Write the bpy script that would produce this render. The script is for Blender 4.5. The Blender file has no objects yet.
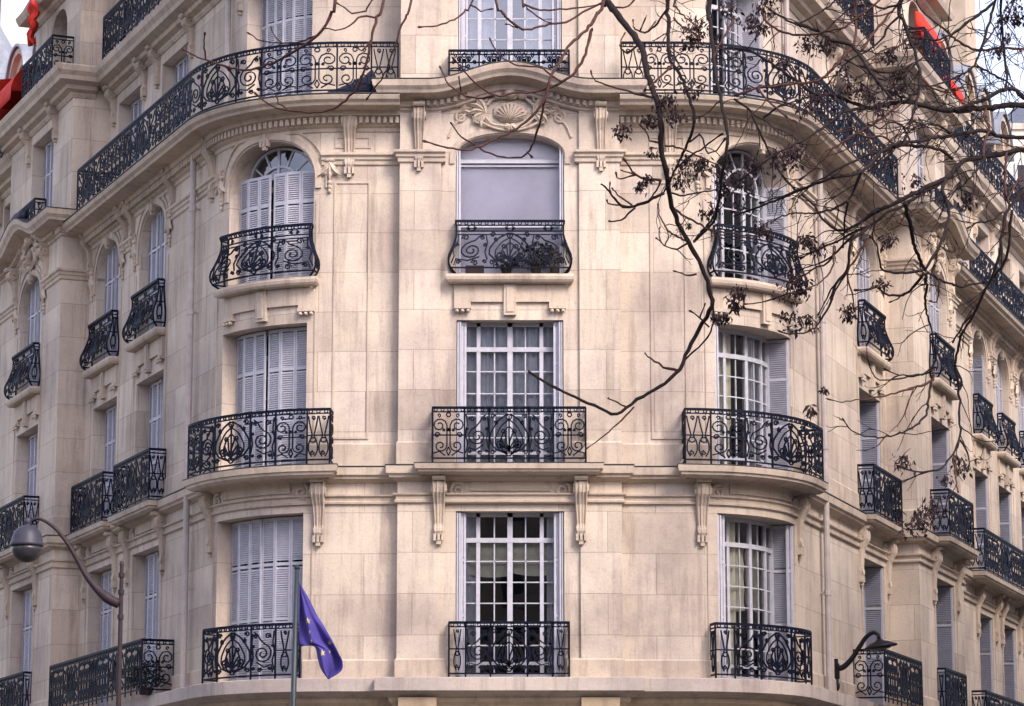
import bpy, math, random
import numpy as np
from mathutils import Vector, Matrix
random.seed(7); rng = np.random.default_rng(7)
D = bpy.data; C = bpy.context
scene = C.scene; col = scene.collection
R_ = math.radians

# ------------------------------------------------------------------ materials
def new_mat(name):
    m = D.materials.new(name); m.use_nodes = True
    nt = m.node_tree; b = nt.nodes['Principled BSDF']
    return m, nt, b
def node(nt, typ, **kw):
    n = nt.nodes.new(typ)
    for k, v in kw.items():
        if k.startswith('_'): setattr(n, k[1:], v)
        else: n.inputs[k].default_value = v
    return n
def ramp(nt, stops):
    n = nt.nodes.new('ShaderNodeValToRGB'); e = n.color_ramp.elements
    while len(e) < len(stops): e.new(0.5)
    for i, (p, c) in enumerate(stops):
        e[i].position = p; e[i].color = (c[0], c[1], c[2], 1) if not isinstance(c, (int, float)) else (c, c, c, 1)
    return n
def mixc(nt, a, b, fac, mode='MIX'):
    n = nt.nodes.new('ShaderNodeMix'); n.data_type = 'RGBA'; n.blend_type = mode
    def put(sock, v):
        if isinstance(v, tuple): sock.default_value = (*v, 1)
        elif isinstance(v, (int, float)): sock.default_value = v
        else: nt.links.new(v, sock)
    put(n.inputs[0], fac); put(n.inputs[6], a); put(n.inputs[7], b)
    return n.outputs[2]

def stone_mat(name, bricks, ca=(.575,.500,.428), cb=(.44,.373,.312)):
    m, nt, b = new_mat(name)
    L = nt.links.new
    tc = nt.nodes.new('ShaderNodeTexCoord')
    if bricks:
        br = node(nt, 'ShaderNodeTexBrick', Scale=1.0)
        br.inputs['Color1'].default_value = (*ca, 1); br.inputs['Color2'].default_value = (*cb, 1)
        br.inputs['Mortar'].default_value = (.30,.25,.215,1)
        br.inputs['Mortar Size'].default_value = .0055; br.inputs['Mortar Smooth'].default_value = .3
        br.inputs['Brick Width'].default_value = 1.55; br.inputs['Row Height'].default_value = .655
        br.inputs['Bias'].default_value = -.15
        L(tc.outputs['UV'], br.inputs['Vector'])
        base = br.outputs['Color']
    else:
        n0 = node(nt, 'ShaderNodeTexNoise', Scale=.9, Detail=2)
        L(tc.outputs['Object'], n0.inputs['Vector'])
        base = mixc(nt, ca, tuple((x*.55+y*.45) for x, y in zip(ca, cb)), n0.outputs['Fac'])
    # broad weathering blotches
    n1 = node(nt, 'ShaderNodeTexNoise', Scale=.55, Detail=6, Roughness=.65); L(tc.outputs['Object'], n1.inputs['Vector'])
    r1 = ramp(nt, [(.34, (.73,.70,.71)), (.58, (1.06,1.03,.98))]); L(n1.outputs['Fac'], r1.inputs['Fac'])
    c = mixc(nt, base, r1.outputs['Color'], 1.0, 'MULTIPLY')
    # vertical rain streaks
    mp = nt.nodes.new('ShaderNodeMapping'); mp.inputs['Scale'].default_value = (3.2, 3.2, .28)
    L(tc.outputs['Object'], mp.inputs['Vector'])
    n2 = node(nt, 'ShaderNodeTexNoise', Scale=1.6, Detail=7, Roughness=.72); L(mp.outputs['Vector'], n2.inputs['Vector'])
    r2 = ramp(nt, [(.31, (.62,.59,.59)), (.50, (1,1,1))]); L(n2.outputs['Fac'], r2.inputs['Fac'])
    c = mixc(nt, c, r2.outputs['Color'], .85, 'MULTIPLY')
    # fine grain and dark pits
    n3 = node(nt, 'ShaderNodeTexNoise', Scale=26, Detail=5, Roughness=.7); L(tc.outputs['Object'], n3.inputs['Vector'])
    r3 = ramp(nt, [(.25, (.74,.72,.70)), (.48, (1,1,1)), (.8, (1.07,1.06,1.04))]); L(n3.outputs['Fac'], r3.inputs['Fac'])
    c = mixc(nt, c, r3.outputs['Color'], .7, 'MULTIPLY')
    n4 = node(nt, 'ShaderNodeTexNoise', Scale=5.5, Detail=6, Roughness=.75); L(tc.outputs['Object'], n4.inputs['Vector'])
    r4 = ramp(nt, [(.24, (.62,.58,.56)), (.37, (1,1,1))]); L(n4.outputs['Fac'], r4.inputs['Fac'])
    c = mixc(nt, c, r4.outputs['Color'], .8, 'MULTIPLY')
    L(c, b.inputs['Base Color'])
    b.inputs['Roughness'].default_value = .88
    b.inputs['Specular IOR Level'].default_value = .25
    bp = node(nt, 'ShaderNodeBump', Strength=.25, Distance=.02)
    L(n3.outputs['Fac'], bp.inputs['Height'])
    L(bp.outputs['Normal'], b.inputs['Normal'])
    return m

def paint(name, colr, rough=.5, var=.12, metal=0, scale=8, spec=.5):
    m, nt, b = new_mat(name); L = nt.links.new
    tc = nt.nodes.new('ShaderNodeTexCoord')
    n = node(nt, 'ShaderNodeTexNoise', Scale=scale, Detail=5, Roughness=.65); L(tc.outputs['Object'], n.inputs['Vector'])
    r = ramp(nt, [(.3, tuple(x*(1-var*1.6) for x in colr)), (.65, tuple(x*(1+var*.5) for x in colr))]); L(n.outputs['Fac'], r.inputs['Fac'])
    L(r.outputs['Color'], b.inputs['Base Color'])
    b.inputs['Roughness'].default_value = rough; b.inputs['Metallic'].default_value = metal
    b.inputs['Specular IOR Level'].default_value = spec
    return m

def glass_mat(name, tint=(.80,.84,.86), f0=.10):
    m = D.materials.new(name); m.use_nodes = True; nt = m.node_tree; nt.nodes.clear(); L = nt.links.new
    out = nt.nodes.new('ShaderNodeOutputMaterial')
    tr = nt.nodes.new('ShaderNodeBsdfTransparent'); tr.inputs['Color'].default_value = (*tint, 1)
    gl = nt.nodes.new('ShaderNodeBsdfGlossy'); gl.inputs['Roughness'].default_value = .015; gl.inputs['Color'].default_value = (.95,.95,1,1)
    lw = node(nt, 'ShaderNodeFresnel', IOR=1.5)
    ma = nt.nodes.new('ShaderNodeMath'); ma.operation = 'MULTIPLY_ADD'; ma.inputs[1].default_value = 1.6; ma.inputs[2].default_value = f0-.06
    ma.use_clamp = True
    L(lw.outputs[0], ma.inputs[0])
    # old panes are never quite flat
    tc = nt.nodes.new('ShaderNodeTexCoord')
    n = node(nt, 'ShaderNodeTexNoise', Scale=1.7, Detail=1); L(tc.outputs['Object'], n.inputs['Vector'])
    bp = node(nt, 'ShaderNodeBump', Strength=.10, Distance=.05); L(n.outputs['Fac'], bp.inputs['Height'])
    L(bp.outputs['Normal'], gl.inputs['Normal'])
    mx = nt.nodes.new('ShaderNodeMixShader'); L(ma.outputs[0], mx.inputs[0]); L(tr.outputs[0], mx.inputs[1]); L(gl.outputs[0], mx.inputs[2])
    L(mx.outputs[0], out.inputs['Surface'])
    return m

M = {}
M['ashlar'] = stone_mat('ashlar_stone', True)
M['trim'] = stone_mat('carved_stone', False, (.53,.450,.376), (.385,.320,.258))
M['ledge'] = stone_mat('ledge_stone', False, (.50,.44,.40), (.40,.35,.32))
M['iron'] = paint('wrought_iron', (.0045,.0068,.019), .6, .5, spec=.12)
M['white'] = paint('white_joinery', (.45,.445,.49), .45, .12)
M['shutter'] = paint('lilac_grey_shutter', (.45,.44,.495), .5, .10)
M['shutdark'] = paint('grey_blue_shutter', (.40,.40,.47), .5, .10)
M['glass'] = glass_mat('window_glass', f0=.06); M['glass_c'] = glass_mat('clear_glass', (.97,.97,.98), .01)
M['glass_b'] = glass_mat('bright_window_glass', f0=.16)
M['curtain'] = paint('net_curtain', (.66,.64,.68), .9, .15, scale=3)
M['sheer'] = paint('cream_sheer_and_gleam', (.85,.78,.60), .9, .1, scale=2)  # sheer cloth; its colour also stands in for a golden pane reflection
M['blind'] = paint('cream_blind', (.66,.59,.46), .9, .08, scale=3)
M['lilac'] = paint('lilac_roller_blind', (.74,.71,.76), .8, .10, scale=1.2)
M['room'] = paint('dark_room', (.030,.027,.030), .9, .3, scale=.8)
M['ochre'] = stone_mat('ochre_stone', False, (.42,.33,.235), (.33,.25,.165))  # yellower stone tone for the frieze and its leaves
M['zinc'] = paint('zinc_roof', (.24,.255,.29), .5, .2, metal=.2, scale=3)
M['slate'] = paint('slate_roof', (.09,.10,.14), .6, .3, scale=14)
M['capping'] = paint('dark_lead_capping', (.035,.034,.040), .6, .35, scale=5)
M['lead'] = paint('lead_flashing', (.17,.19,.24), .6, .2, scale=6)
M['pipe'] = paint('painted_pipe', (.40,.345,.325), .55, .12, scale=5)
M['red'] = paint('red_canvas', (.60,.026,.012), .8, .12, scale=4)
M['bark'] = paint('grey_brown_bark', (.021,.0135,.0135), .9, .4, spec=.2, scale=30)
M['twig'] = paint('red_brown_twig', (.070,.031,.025), .85, .3, spec=.2, scale=30)
M['seed'] = paint('dry_seed_husk', (.046,.029,.033), .9, .6, spec=.15, scale=20)
M['lampmetal'] = paint('mauve_lamp_paint', (.034,.023,.027), .6, .15, spec=.2)
M['lampgrey'] = paint('grey_lamp_hood', (.038,.038,.054), .45, .12, spec=.25)
M['black'] = paint('black_lantern_paint', (.007,.007,.010), .5, .2, spec=.25)
M['pole'] = paint('dark_green_pole', (.018,.028,.033), .5, .2)
M['flag'] = paint('violet_blue_flag', (.056,.040,.235), .85, .18, scale=6)
M['star'] = paint('yellow_star', (.50,.42,.10), .7, .05)
M['cover'] = paint('blue_black_cover', (.020,.024,.048), .7, .3)
M['leaf'] = paint('dark_leaf', (.010,.014,.010), .7, .4, scale=20)
M['dryleaf'] = paint('ochre_leaf', (.12,.085,.025), .6, .3, scale=20)
M['terracotta'] = paint('terracotta_pot', (.030,.017,.015), .8, .2)
M['asphalt'] = paint('asphalt', (.05,.05,.052), .9, .25, scale=14)
M['paving'] = paint('granite_paving', (.085,.08,.076), .9, .2, scale=6)
M['kerb'] = paint('granite_kerb', (.28,.27,.26), .85, .15, scale=8)
M['mark'] = paint('road_paint', (.72,.72,.70), .7, .15)
M['dirt'] = paint('tree_pit_soil', (.07,.05,.035), .95, .3)
M['render'] = paint('cream_render', (.60,.55,.47), .9, .08, scale=1.2)
M['tan'] = paint('tan_render', (.42,.335,.25), .9, .12, scale=1.5)
M['lens'] = paint('lamp_bowl', (.036,.034,.040), .3, .3, spec=.35)

# ------------------------------------------------------------------ objects
def link(o): col.objects.link(o); return o
def empty(name, loc, label, cat, group=None):
    o = link(D.objects.new(name, None)); o.location = loc; o.empty_display_size = .3
    tag(o, label, cat, group); return o
def tag(o, label=None, cat=None, group=None, kind=None):
    if label: o['label'] = label
    if cat: o['category'] = cat
    if group: o['group'] = group
    if kind: o['kind'] = kind
    return o
WORLD = {}
class MB:
    """collects geometry in world coordinates, links it as ONE mesh object"""
    def __init__(s): s.v = []; s.f = []; s.uv = []; s.n = 0
    def add(s, verts, faces, uvs=None):
        verts = np.asarray(verts, float).reshape(-1, 3)
        s.v.append(verts)
        s.uv.append(np.zeros((len(verts), 2)) if uvs is None else np.asarray(uvs, float))
        k = s.n
        s.f.extend([tuple(i + k for i in f) for f in faces]); s.n += len(verts)
    def build(s, name, mat, parent=None, smooth=False, label=None, thick=None):
        me = D.meshes.new(name)
        if s.n == 0: return None
        V = np.concatenate(s.v); UV = np.concatenate(s.uv)
        org = WORLD.get(parent.name, Vector((0, 0, 0))) if parent else Vector((0, 0, 0))
        me.from_pydata(V.tolist(), [], s.f); me.update()
        ul = me.uv_layers.new(name='UVMap')
        li = np.empty(len(me.loops), np.int32); me.loops.foreach_get('vertex_index', li)
        ul.data.foreach_set('uv', UV[li].astype(np.float32).ravel())
        if smooth: me.polygons.foreach_set('use_smooth', [True] * len(me.polygons))
        me.materials.append(mat)
        o = link(D.objects.new(name, me))
        if parent is not None:
            o.parent = parent; o.matrix_parent_inverse = Matrix.Translation(-org)
            WORLD[o.name] = Vector((0, 0, 0))
        else: WORLD[o.name] = Vector((0, 0, 0))
        if label: o['label'] = label
        if thick:
            md = o.modifiers.new('thick', 'SOLIDIFY'); md.thickness = thick; md.offset = 0
        return o
def root(name, loc, label, cat, group=None):
    o = empty(name, loc, label, cat, group); WORLD[o.name] = Vector(loc); return o

# ------------------------------------------------------------------ facade coordinates: s along the wall, d outwards, z up
YB = 47.1; XS = 2.7
AL, AR = R_(67.0), R_(70.0); RL, RR = 2.40, 2.05
SL, SR = XS + RL*AL, XS + RR*AR            # where the curved corners end
def W(s, d, z):
    """world point (vectorised)"""
    s, d, z = np.broadcast_arrays(np.asarray(s, float), np.asarray(d, float), np.asarray(z, float))
    a = np.abs(s); sg = np.where(s < 0, -1., 1.)
    Rr = np.where(s < 0, RL, RR); A = np.where(s < 0, AL, AR)
    phi = np.clip((a - XS)/Rr, 0, A)
    t = np.maximum(0, a - (XS + Rr*A))
    lead = np.minimum(a, XS)
    x = lead + (Rr + d)*np.sin(phi) + np.cos(phi)*t
    y = YB + Rr - (Rr + d)*np.cos(phi) + np.sin(phi)*t
    return np.stack([sg*x, y, z], -1)
def Nrm(s):
    s = np.asarray(s, float); a = np.abs(s); sg = np.where(s < 0, -1., 1.)
    Rr = np.where(s < 0, RL, RR); A = np.where(s < 0, AL, AR)
    phi = np.clip((a - XS)/Rr, 0, A)
    return np.stack([sg*np.sin(phi), -np.cos(phi), np.zeros_like(phi)], -1)
def LT(t): return -(SL + t)
def RT(t): return SR + t
def ssteps(s0, s1, step=.13):
    """subdivision of [s0,s1]: fine where the wall is curved"""
    br = [s0]
    for b in (-SL, -XS, XS, SR):
        if s0 + 1e-4 < b < s1 - 1e-4: br.append(b)
    br.append(s1); out = [s0]
    for a, b in zip(br[:-1], br[1:]):
        m = (a + b)/2
        curved = -SL < m < -XS or XS < m < SR
        n = max(1, int(math.ceil((b - a)/step))) if curved else 1
        for i in range(1, n + 1): out.append(a + (b - a)*i/n)
    return out

def fbox(mb, s0, s1, d0, d1, z0, z1, zf=None, step=.13):
    if s0 > s1: s0, s1 = s1, s0
    ss = ssteps(s0, s1, step); n = len(ss)
    S = np.array(ss)
    zo = np.array([zf(x) for x in ss]) if zf else 0
    P = np.stack([W(S, d0, z0 + zo), W(S, d1, z0 + zo), W(S, d1, z1 + zo), W(S, d0, z1 + zo)], 1).reshape(-1, 3)
    uv = []
    for x in ss: uv += [(x + .31, z0), (x, z0), (x, z1), (x + .31, z1)]
    F = []
    for i in range(n - 1):
        a, b = 4*i, 4*i + 4
        for k in range(4): F.append((a + k, b + k, b + (k + 1) % 4, a + (k + 1) % 4))
    F.append((3, 2, 1, 0)); e = 4*(n - 1); F.append((e, e + 1, e + 2, e + 3))
    mb.add(P, F, uv)

def fband(mb, s0, s1, dback, prof, wl=True, wr=True, zf=None, step=.13, db=0.0):
    """moulding: prof = [(z, projection)] bottom to top; the ends step out by the projection when wl / wr"""
    base = ssteps(s0, s1, step)
    if zf:
        base = sorted(set(base + [s0 + (s1 - s0)*i/40 for i in range(41)]))
    S0 = np.array(base); n = len(base); rows = []; uvs = []
    for z, p in prof:
        S = S0.copy()
        if wl: S[0] = s0 - p
        if wr: S[-1] = s1 + p
        zo = np.array([zf(x) for x in S]) if zf else 0
        front = W(S, db + p, z + zo); bl = W(S[0], dback, z + (zo[0] if zf else 0)); br = W(S[-1], dback, z + (zo[-1] if zf else 0))
        rows.append(np.concatenate([bl[None], front, br[None]]))
        uvs.append([(S[0] - .2, z)] + [(x, z) for x in S] + [(S[-1] + .2, z)])
    m = n + 2; P = np.concatenate(rows); F = []
    for r in range(len(prof) - 1):
        for i in range(m - 1):
            a = r*m + i; F.append((a, a + 1, a + m + 1, a + m))
    # bottom and top strips
    for r, rev in ((0, True), (len(prof) - 1, False)):
        o = r*m
        back = W(S0, dback, prof[r][0] + (np.array([zf(x) for x in S0]) if zf else 0))
        k = len(P); P = np.concatenate([P, back]); uvs.append([(x, prof[r][0] + .2) for x in S0])
        for i in range(n - 1):
            F.append((o + 1 + i, o + 2 + i, k + i + 1, k + i))
    mb.add(P, F, np.concatenate([np.array(u) for u in uvs]))

class Op:
    def __init__(s, c, w, z0, z1, spring=None): s.c = c; s.hw = w/2; s.s0 = c - w/2; s.s1 = c + w/2; s.z0 = z0; s.z1 = z1; s.spring = spring
    def top(s, x):
        if s.spring is None: return s.z1
        u = min(1, abs(x - s.c)/s.hw); return s.spring + (s.z1 - s.spring)*(1 - u**2.3)**(1/2.3)

def fwall(mb, s0, s1, d, z0, z1, ops=(), depth=.46):
    br = set(round(x, 5) for x in ssteps(s0, s1))
    for o in ops:
        br |= {round(o.s0, 5), round(o.s1, 5)}
        if o.spring is not None:
            for i in range(25): br.add(round(o.c - o.hw*math.cos(math.pi*i/24), 5))
        else:
            for x in ssteps(o.s0, o.s1): br.add(round(x, 5))
    br = sorted(b for b in br if s0 - 1e-5 <= b <= s1 + 1e-5)
    def quad(p, uv): mb.add(np.array(p), [(0, 1, 2, 3)], uv)
    for a, b in zip(br[:-1], br[1:]):
        m = (a + b)/2
        here = sorted([o for o in ops if o.s0 < m < o.s1], key=lambda o: o.z0)
        za = zb = z0
        for o in here + [None]:
            na = nb = o.z0 if o else z1
            quad([W(a, d, za), W(b, d, zb), W(b, d, nb), W(a, d, na)], [(a, za), (b, zb), (b, nb), (a, na)])
            if o:
                quad([W(a, d, o.z0), W(b, d, o.z0), W(b, d - depth, o.z0), W(a, d - depth, o.z0)], [(a, .02), (b, .02), (b, .3), (a, .3)])
                za, zb = o.top(a), o.top(b)
                quad([W(a, d - depth, za), W(b, d - depth, zb), W(b, d, zb), W(a, d, za)], [(a, .3), (b, .3), (b, .02), (a, .02)])
    for o in ops:
        for x in (o.s0, o.s1):
            zt = o.top(x)
            quad([W(x, d, o.z0), W(x, d - depth, o.z0), W(x, d - depth, zt), W(x, d, zt)],
                 [(x + .1, o.z0), (x + .1 + depth, o.z0), (x + .1 + depth, zt), (x + .1, zt)])

def fribbon(mb, s, d, z, half, halfn, normal=None):
    """square bar swept along a facade polyline; half = in-plane half width, halfn = half depth"""
    s = np.asarray(s, float); P = W(s, d, z)
    n = Nrm(s) if normal is None else np.broadcast_to(normal, P.shape)
    t = np.gradient(P, axis=0); t /= np.maximum(1e-9, np.linalg.norm(t, axis=1))[:, None]
    b = np.cross(t, n); bl = np.linalg.norm(b, axis=1)
    b = np.where(bl[:, None] > .05, b/np.maximum(bl, 1e-9)[:, None], np.array([[0, 0, 1.]]))
    half = np.broadcast_to(np.asarray(half, float), (len(P),))[:, None]
    n2 = np.cross(b, t)
    V = np.stack([P + b*half + n2*halfn, P - b*half + n2*halfn, P - b*half - n2*halfn, P + b*half - n2*halfn], 1).reshape(-1, 3)
    k = len(P); F = []
    for i in range(k - 1):
        a = 4*i
        for j in range(4): F.append((a + j, a + (j + 1) % 4, a + 4 + (j + 1) % 4, a + 4 + j))
    F.append((0, 3, 2, 1)); e = 4*(k - 1); F.append((e, e + 1, e + 2, e + 3))
    mb.add(V, F)

def tube(mb, pts, rad, sides=6, cap=True):
    P = np.asarray(pts, float); n = len(P); rad = np.broadcast_to(np.asarray(rad, float), (n,))
    t = np.gradient(P, axis=0); t /= np.maximum(1e-9, np.linalg.norm(t, axis=1))[:, None]
    ref = np.array([0, 0, 1.]) if abs(t[0][2]) < .9 else np.array([1., 0, 0])
    u = np.cross(t[0], ref); u /= np.linalg.norm(u); fr = []
    for i in range(n):
        u = u - t[i]*np.dot(u, t[i]); u /= max(1e-9, np.linalg.norm(u)); fr.append((u.copy(), np.cross(t[i], u)))
    V = []
    for i in range(n):
        for k in range(sides):
            a = 2*math.pi*k/sides; V.append(P[i] + rad[i]*(fr[i][0]*math.cos(a) + fr[i][1]*math.sin(a)))
    F = [(i*sides + k, i*sides + (k + 1) % sides, (i + 1)*sides + (k + 1) % sides, (i + 1)*sides + k) for i in range(n - 1) for k in range(sides)]
    if cap: F += [tuple(range(sides - 1, -1, -1)), tuple((n - 1)*sides + k for k in range(sides))]
    mb.add(V, F)
def box(mb, c, h, rz=0.0):
    cx, cy, cz = c; hx, hy, hz = h; V = []
    for x, y, z in ((-1,-1,-1),(1,-1,-1),(1,1,-1),(-1,1,-1),(-1,-1,1),(1,-1,1),(1,1,1),(-1,1,1)):
        px, py = x*hx, y*hy
        V.append((cx + px*math.cos(rz) - py*math.sin(rz), cy + px*math.sin(rz) + py*math.cos(rz), cz + z*hz))
    mb.add(V, [(0,3,2,1),(4,5,6,7),(0,1,5,4),(1,2,6,5),(2,3,7,6),(3,0,4,7)])
def lathe(mb, c, prof, sides=20, tilt=None):
    c = Vector(c); V = []; n = len(prof); Rm = tilt or Matrix.Identity(3)
    for r, z in prof:
        for k in range(sides):
            a = 2*math.pi*k/sides; V.append(tuple(c + Rm @ Vector((r*math.cos(a), r*math.sin(a), z))))
    F = [(i*sides + k, i*sides + (k + 1) % sides, (i + 1)*sides + (k + 1) % sides, (i + 1)*sides + k) for i in range(n - 1) for k in range(sides)]
    F += [tuple(range(sides - 1, -1, -1)), tuple((n - 1)*sides + k for k in range(sides))]
    mb.add(V, F)
def spline(pts, step):
    """Catmull-Rom through pts, resampled about every step"""
    P = np.asarray(pts, float)
    if len(P) == 2:
        n = max(2, int(np.linalg.norm(P[1] - P[0])/step) + 1); return np.linspace(P[0], P[1], n)
    Q = np.vstack([2*P[0] - P[1], P, 2*P[-1] - P[-2]]); out = []
    for i in range(1, len(Q) - 2):
        a, b, c, d = Q[i - 1:i + 3]; n = max(2, int(np.linalg.norm(c - b)/step) + 1)
        t = np.linspace(0, 1, n, endpoint=False)[:, None]
        out.append(.5*((2*b) + (c - a)*t + (2*a - 5*b + 4*c - d)*t**2 + (3*b - a - 3*c + d)*t**3))
    out.append(P[-1][None]); return np.concatenate(out)
# ------------------------------------------------------------------ wrought iron
def vol(cx, cz, R, a0, dr, turns=1.35, n=None, rin=.26):
    n = n or max(8, int(13*turns)); k = np.linspace(0, 1, n)
    a = R_(a0) + dr*2*math.pi*turns*k; r = R*(1 - (1 - rin)*k**.9)
    return np.stack([cx + r*np.cos(a), cz + r*np.sin(a)], 1)
def cscroll(cx, R1, z1, R2, z2, side, detail):
    """a C: two volutes curling to `side`, joined by an upright"""
    n1 = detail
    up = vol(cx + side*R1, z1, R1, 180 if side > 0 else 0, -side, 1.4, n1)
    lo = vol(cx + side*R2, z2, R2, 180 if side > 0 else 0, side, 1.3, n1)
    return np.concatenate([lo[::-1], up])
def mir(p, W_): q = p.copy(); q[:, 0] = W_ - q[:, 0]; return q
def cell_volutes(w, h, dt):
    L = []; R1 = min(.235*w, .19*h); R2 = min(.20*w, .15*h)
    p = cscroll(.5*w + .025, R1, .70*h, R2, .26*h, 1, dt)
    L += [p, mir(p, w)]
    L.append(vol(.5*w, .93*h, min(.05*w + .01, .05), 90, 1, 1, 8, .95))
    q = vol(.15*w, .49*h, min(.10*w, .06*h + .02), 0, 1, 1.2, 9); L += [q, mir(q, w)]
    q = np.array([[.04*w, .10*h], [.22*w, .14*h], [.40*w, .05*h]]); L += [q, mir(q, w)]
    q = vol(.20*w, .92*h, .035, 270, 1, 1.0, 7); L += [q, mir(q, w)]
    L.append(np.array([[0, .49*h], [w, .49*h]]))
    q = vol(.5*w + .012, .60*h, .045*w + .008, 180, -1, 1.2, 8); L += [q, mir(q, w)]
    q = vol(.36*w, .60*h, .05*w, 90, 1, 1.2, 8); L += [q, mir(q, w)]
    q = np.array([[.5*w, .05*h], [.44*w, .14*h], [.5*w, .24*h]]); L += [q, mir(q, w)]
    return [(x, 1) for x in L]
def cell_lyre(w, h, dt):
    L = []
    for c in ([.5*w] if w < .3 else [.27*w, .73*w]):
        r = min(.20*w, .075)
        t = np.linspace(0, 1, 14)
        for sd in (-1, 1):
            x = c + sd*r*np.interp(t, [0, .12, .28, .42, .5, .6, .8, 1], [.3, .95, 1, .7, .15, .35, .75, 1.05])
            z = h*(.06 + .88*t); L.append(np.stack([x, z], 1))
        L.append(vol(c, .42*h, r*.62, 90, 1, 1, 9, .98))
        L.append(vol(c, .14*h, r*.6, 90, 1, 1.2, 8)); L.append(vol(c, .9*h, r*.55, 270, 1, 1.2, 8))
    L.append(np.array([[0, .52*h], [w, .52*h]]))
    return [(x, 1) for x in L]
def cell_bigscroll(w, h, dt):
    R = min(.40*w, .26*h)
    big = vol(.52*w, .46*h, R, 100, 1, 1.9, dt + 8, .16)
    tail = np.array([[.86*w, .93*h], [.70*w, .86*h], [.60*w, .76*h]])
    L = [np.concatenate([tail, big])]
    L.append(vol(.30*w, .84*h, .10*w + .01, 200, -1, 1.3, 9)); L.append(vol(.80*w, .84*h, .08*w, 90, -1, 1.2, 9))
    L.append(np.array([[.10*w, .05*h], [.16*w, .22*h], [.45*w, .17*h], [.75*w, .28*h]]))
    L.append(np.array([[.06*w, .95*h], [.10*w, .72*h], [.04*w, .50*h], [.12*w, .30*h], [.05*w, .10*h]])); L.append(vol(.90*w, .62*h, .07*w, 0, 1, 1.3, 8)); L.append(vol(.90*w, .14*h, .07*w, 180, -1, 1.3, 8)); L.append(vol(.10*w, .62*h, .06*w, 0, 1, 1.2, 7)); L.append(np.array([[.92*w, .9*h], [.97*w, .7*h], [.90*w, .4*h], [.97*w, .2*h]]))
    L.append(vol(.62*w, .11*h, .09*w + .005, 180, -1, 1.4, 9)); L.append(vol(.22*w, .13*h, .07*w, 0, 1, 1.2, 8))
    return [(x, 1) for x in L]
def cell_palmette(w, h, dt):
    L = []; t = np.linspace(0, 1, 18)
    for k, f in enumerate((1., .72, .46)):
        x = .5*w*f*.96*np.interp(t, [0, .12, .3, .5, .72, .86, 1], [.12, .72, 1, .98, .72, .5, .06])
        z = h*(.09 + (.86 - .14*k)*t)
        q = np.stack([.5*w + x, z], 1); L += [(q, 1.2 if k == 0 else .9), (mir(q, w), 1.2 if k == 0 else .9)]
    for a in (-58, -34, -12, 12, 34, 58):
        ln = .40*h*(1 - abs(a)/160); ca, sa = math.sin(R_(a)), math.cos(R_(a))
        q = np.array([[.5*w, .17*h], [.5*w + ca*ln*.5 - sa*.02, .17*h + sa*ln*.5], [.5*w + ca*ln, .17*h + sa*ln]])
        L.append((q, 1.15))
    L.append((vol(.5*w, .10*h, .05, 90, 1, 1, 8, .9), 1.1)); L.append((vol(.5*w, .88*h, .045, 90, 1, 1, 8, .9), 1.1))
    q = vol(.72*w, .30*h, .12*w, 200, 1, 1.4, 11); L += [(q, 1.2), (mir(q, w), 1.2)]
    q = vol(.10*w, .90*h, .07*w, 0, 1, 1.2, 9); L += [(q, 1), (mir(q, w), 1)]
    q = vol(.09*w, .12*h, .07*w, 0, 1, 1.3, 9); L += [(q, 1), (mir(q, w), 1)]
    q = vol(.36*w, .58*h, .07*w, 0, -1, 1.3, 9); L += [(q, 1), (mir(q, w), 1)]
    q = vol(.18*w, .76*h, .06*w, 90, 1, 1.3, 8); L += [(q, 1), (mir(q, w), 1)]
    L.append((np.array([[.5*w, .1*h], [.5*w, .9*h]]), 1.2))
    return L
def cell_grand(w, h, dt):
    """wide bow-fronted centre panel: urn, side scrolls"""
    L = [(p*np.array([1, 1]) + np.array([w*.30, 0]), f) for p, f in cell_palmette(w*.40, h*.86, dt)]
    for p, f in cell_bigscroll(w*.30, h*.84, dt): L += [(p, f), (mir(p, w), f)]
    L.append((np.array([[0, .86*h], [w, .86*h]]), 1)); L.append((np.array([[0, .78*h], [w, .78*h]]), .8))
    for x in (.14, .5, .86):
        L.append((vol(x*w, .93*h, .05*h + .02, 90, 1, 1, 9, .98), 1)); L.append((vol(x*w + .06, .93*h, .03, 180, 1, 1.2, 8), .8)); L.append((vol(x*w - .06, .93*h, .03, 0, -1, 1.2, 8), .8))
    return L
CELLS = dict(v=cell_volutes, l=cell_lyre, b=cell_bigscroll, p=cell_palmette, g=cell_grand)
def B_(p, w): return [(mir(q, w), f) for q, f in p]

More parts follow.
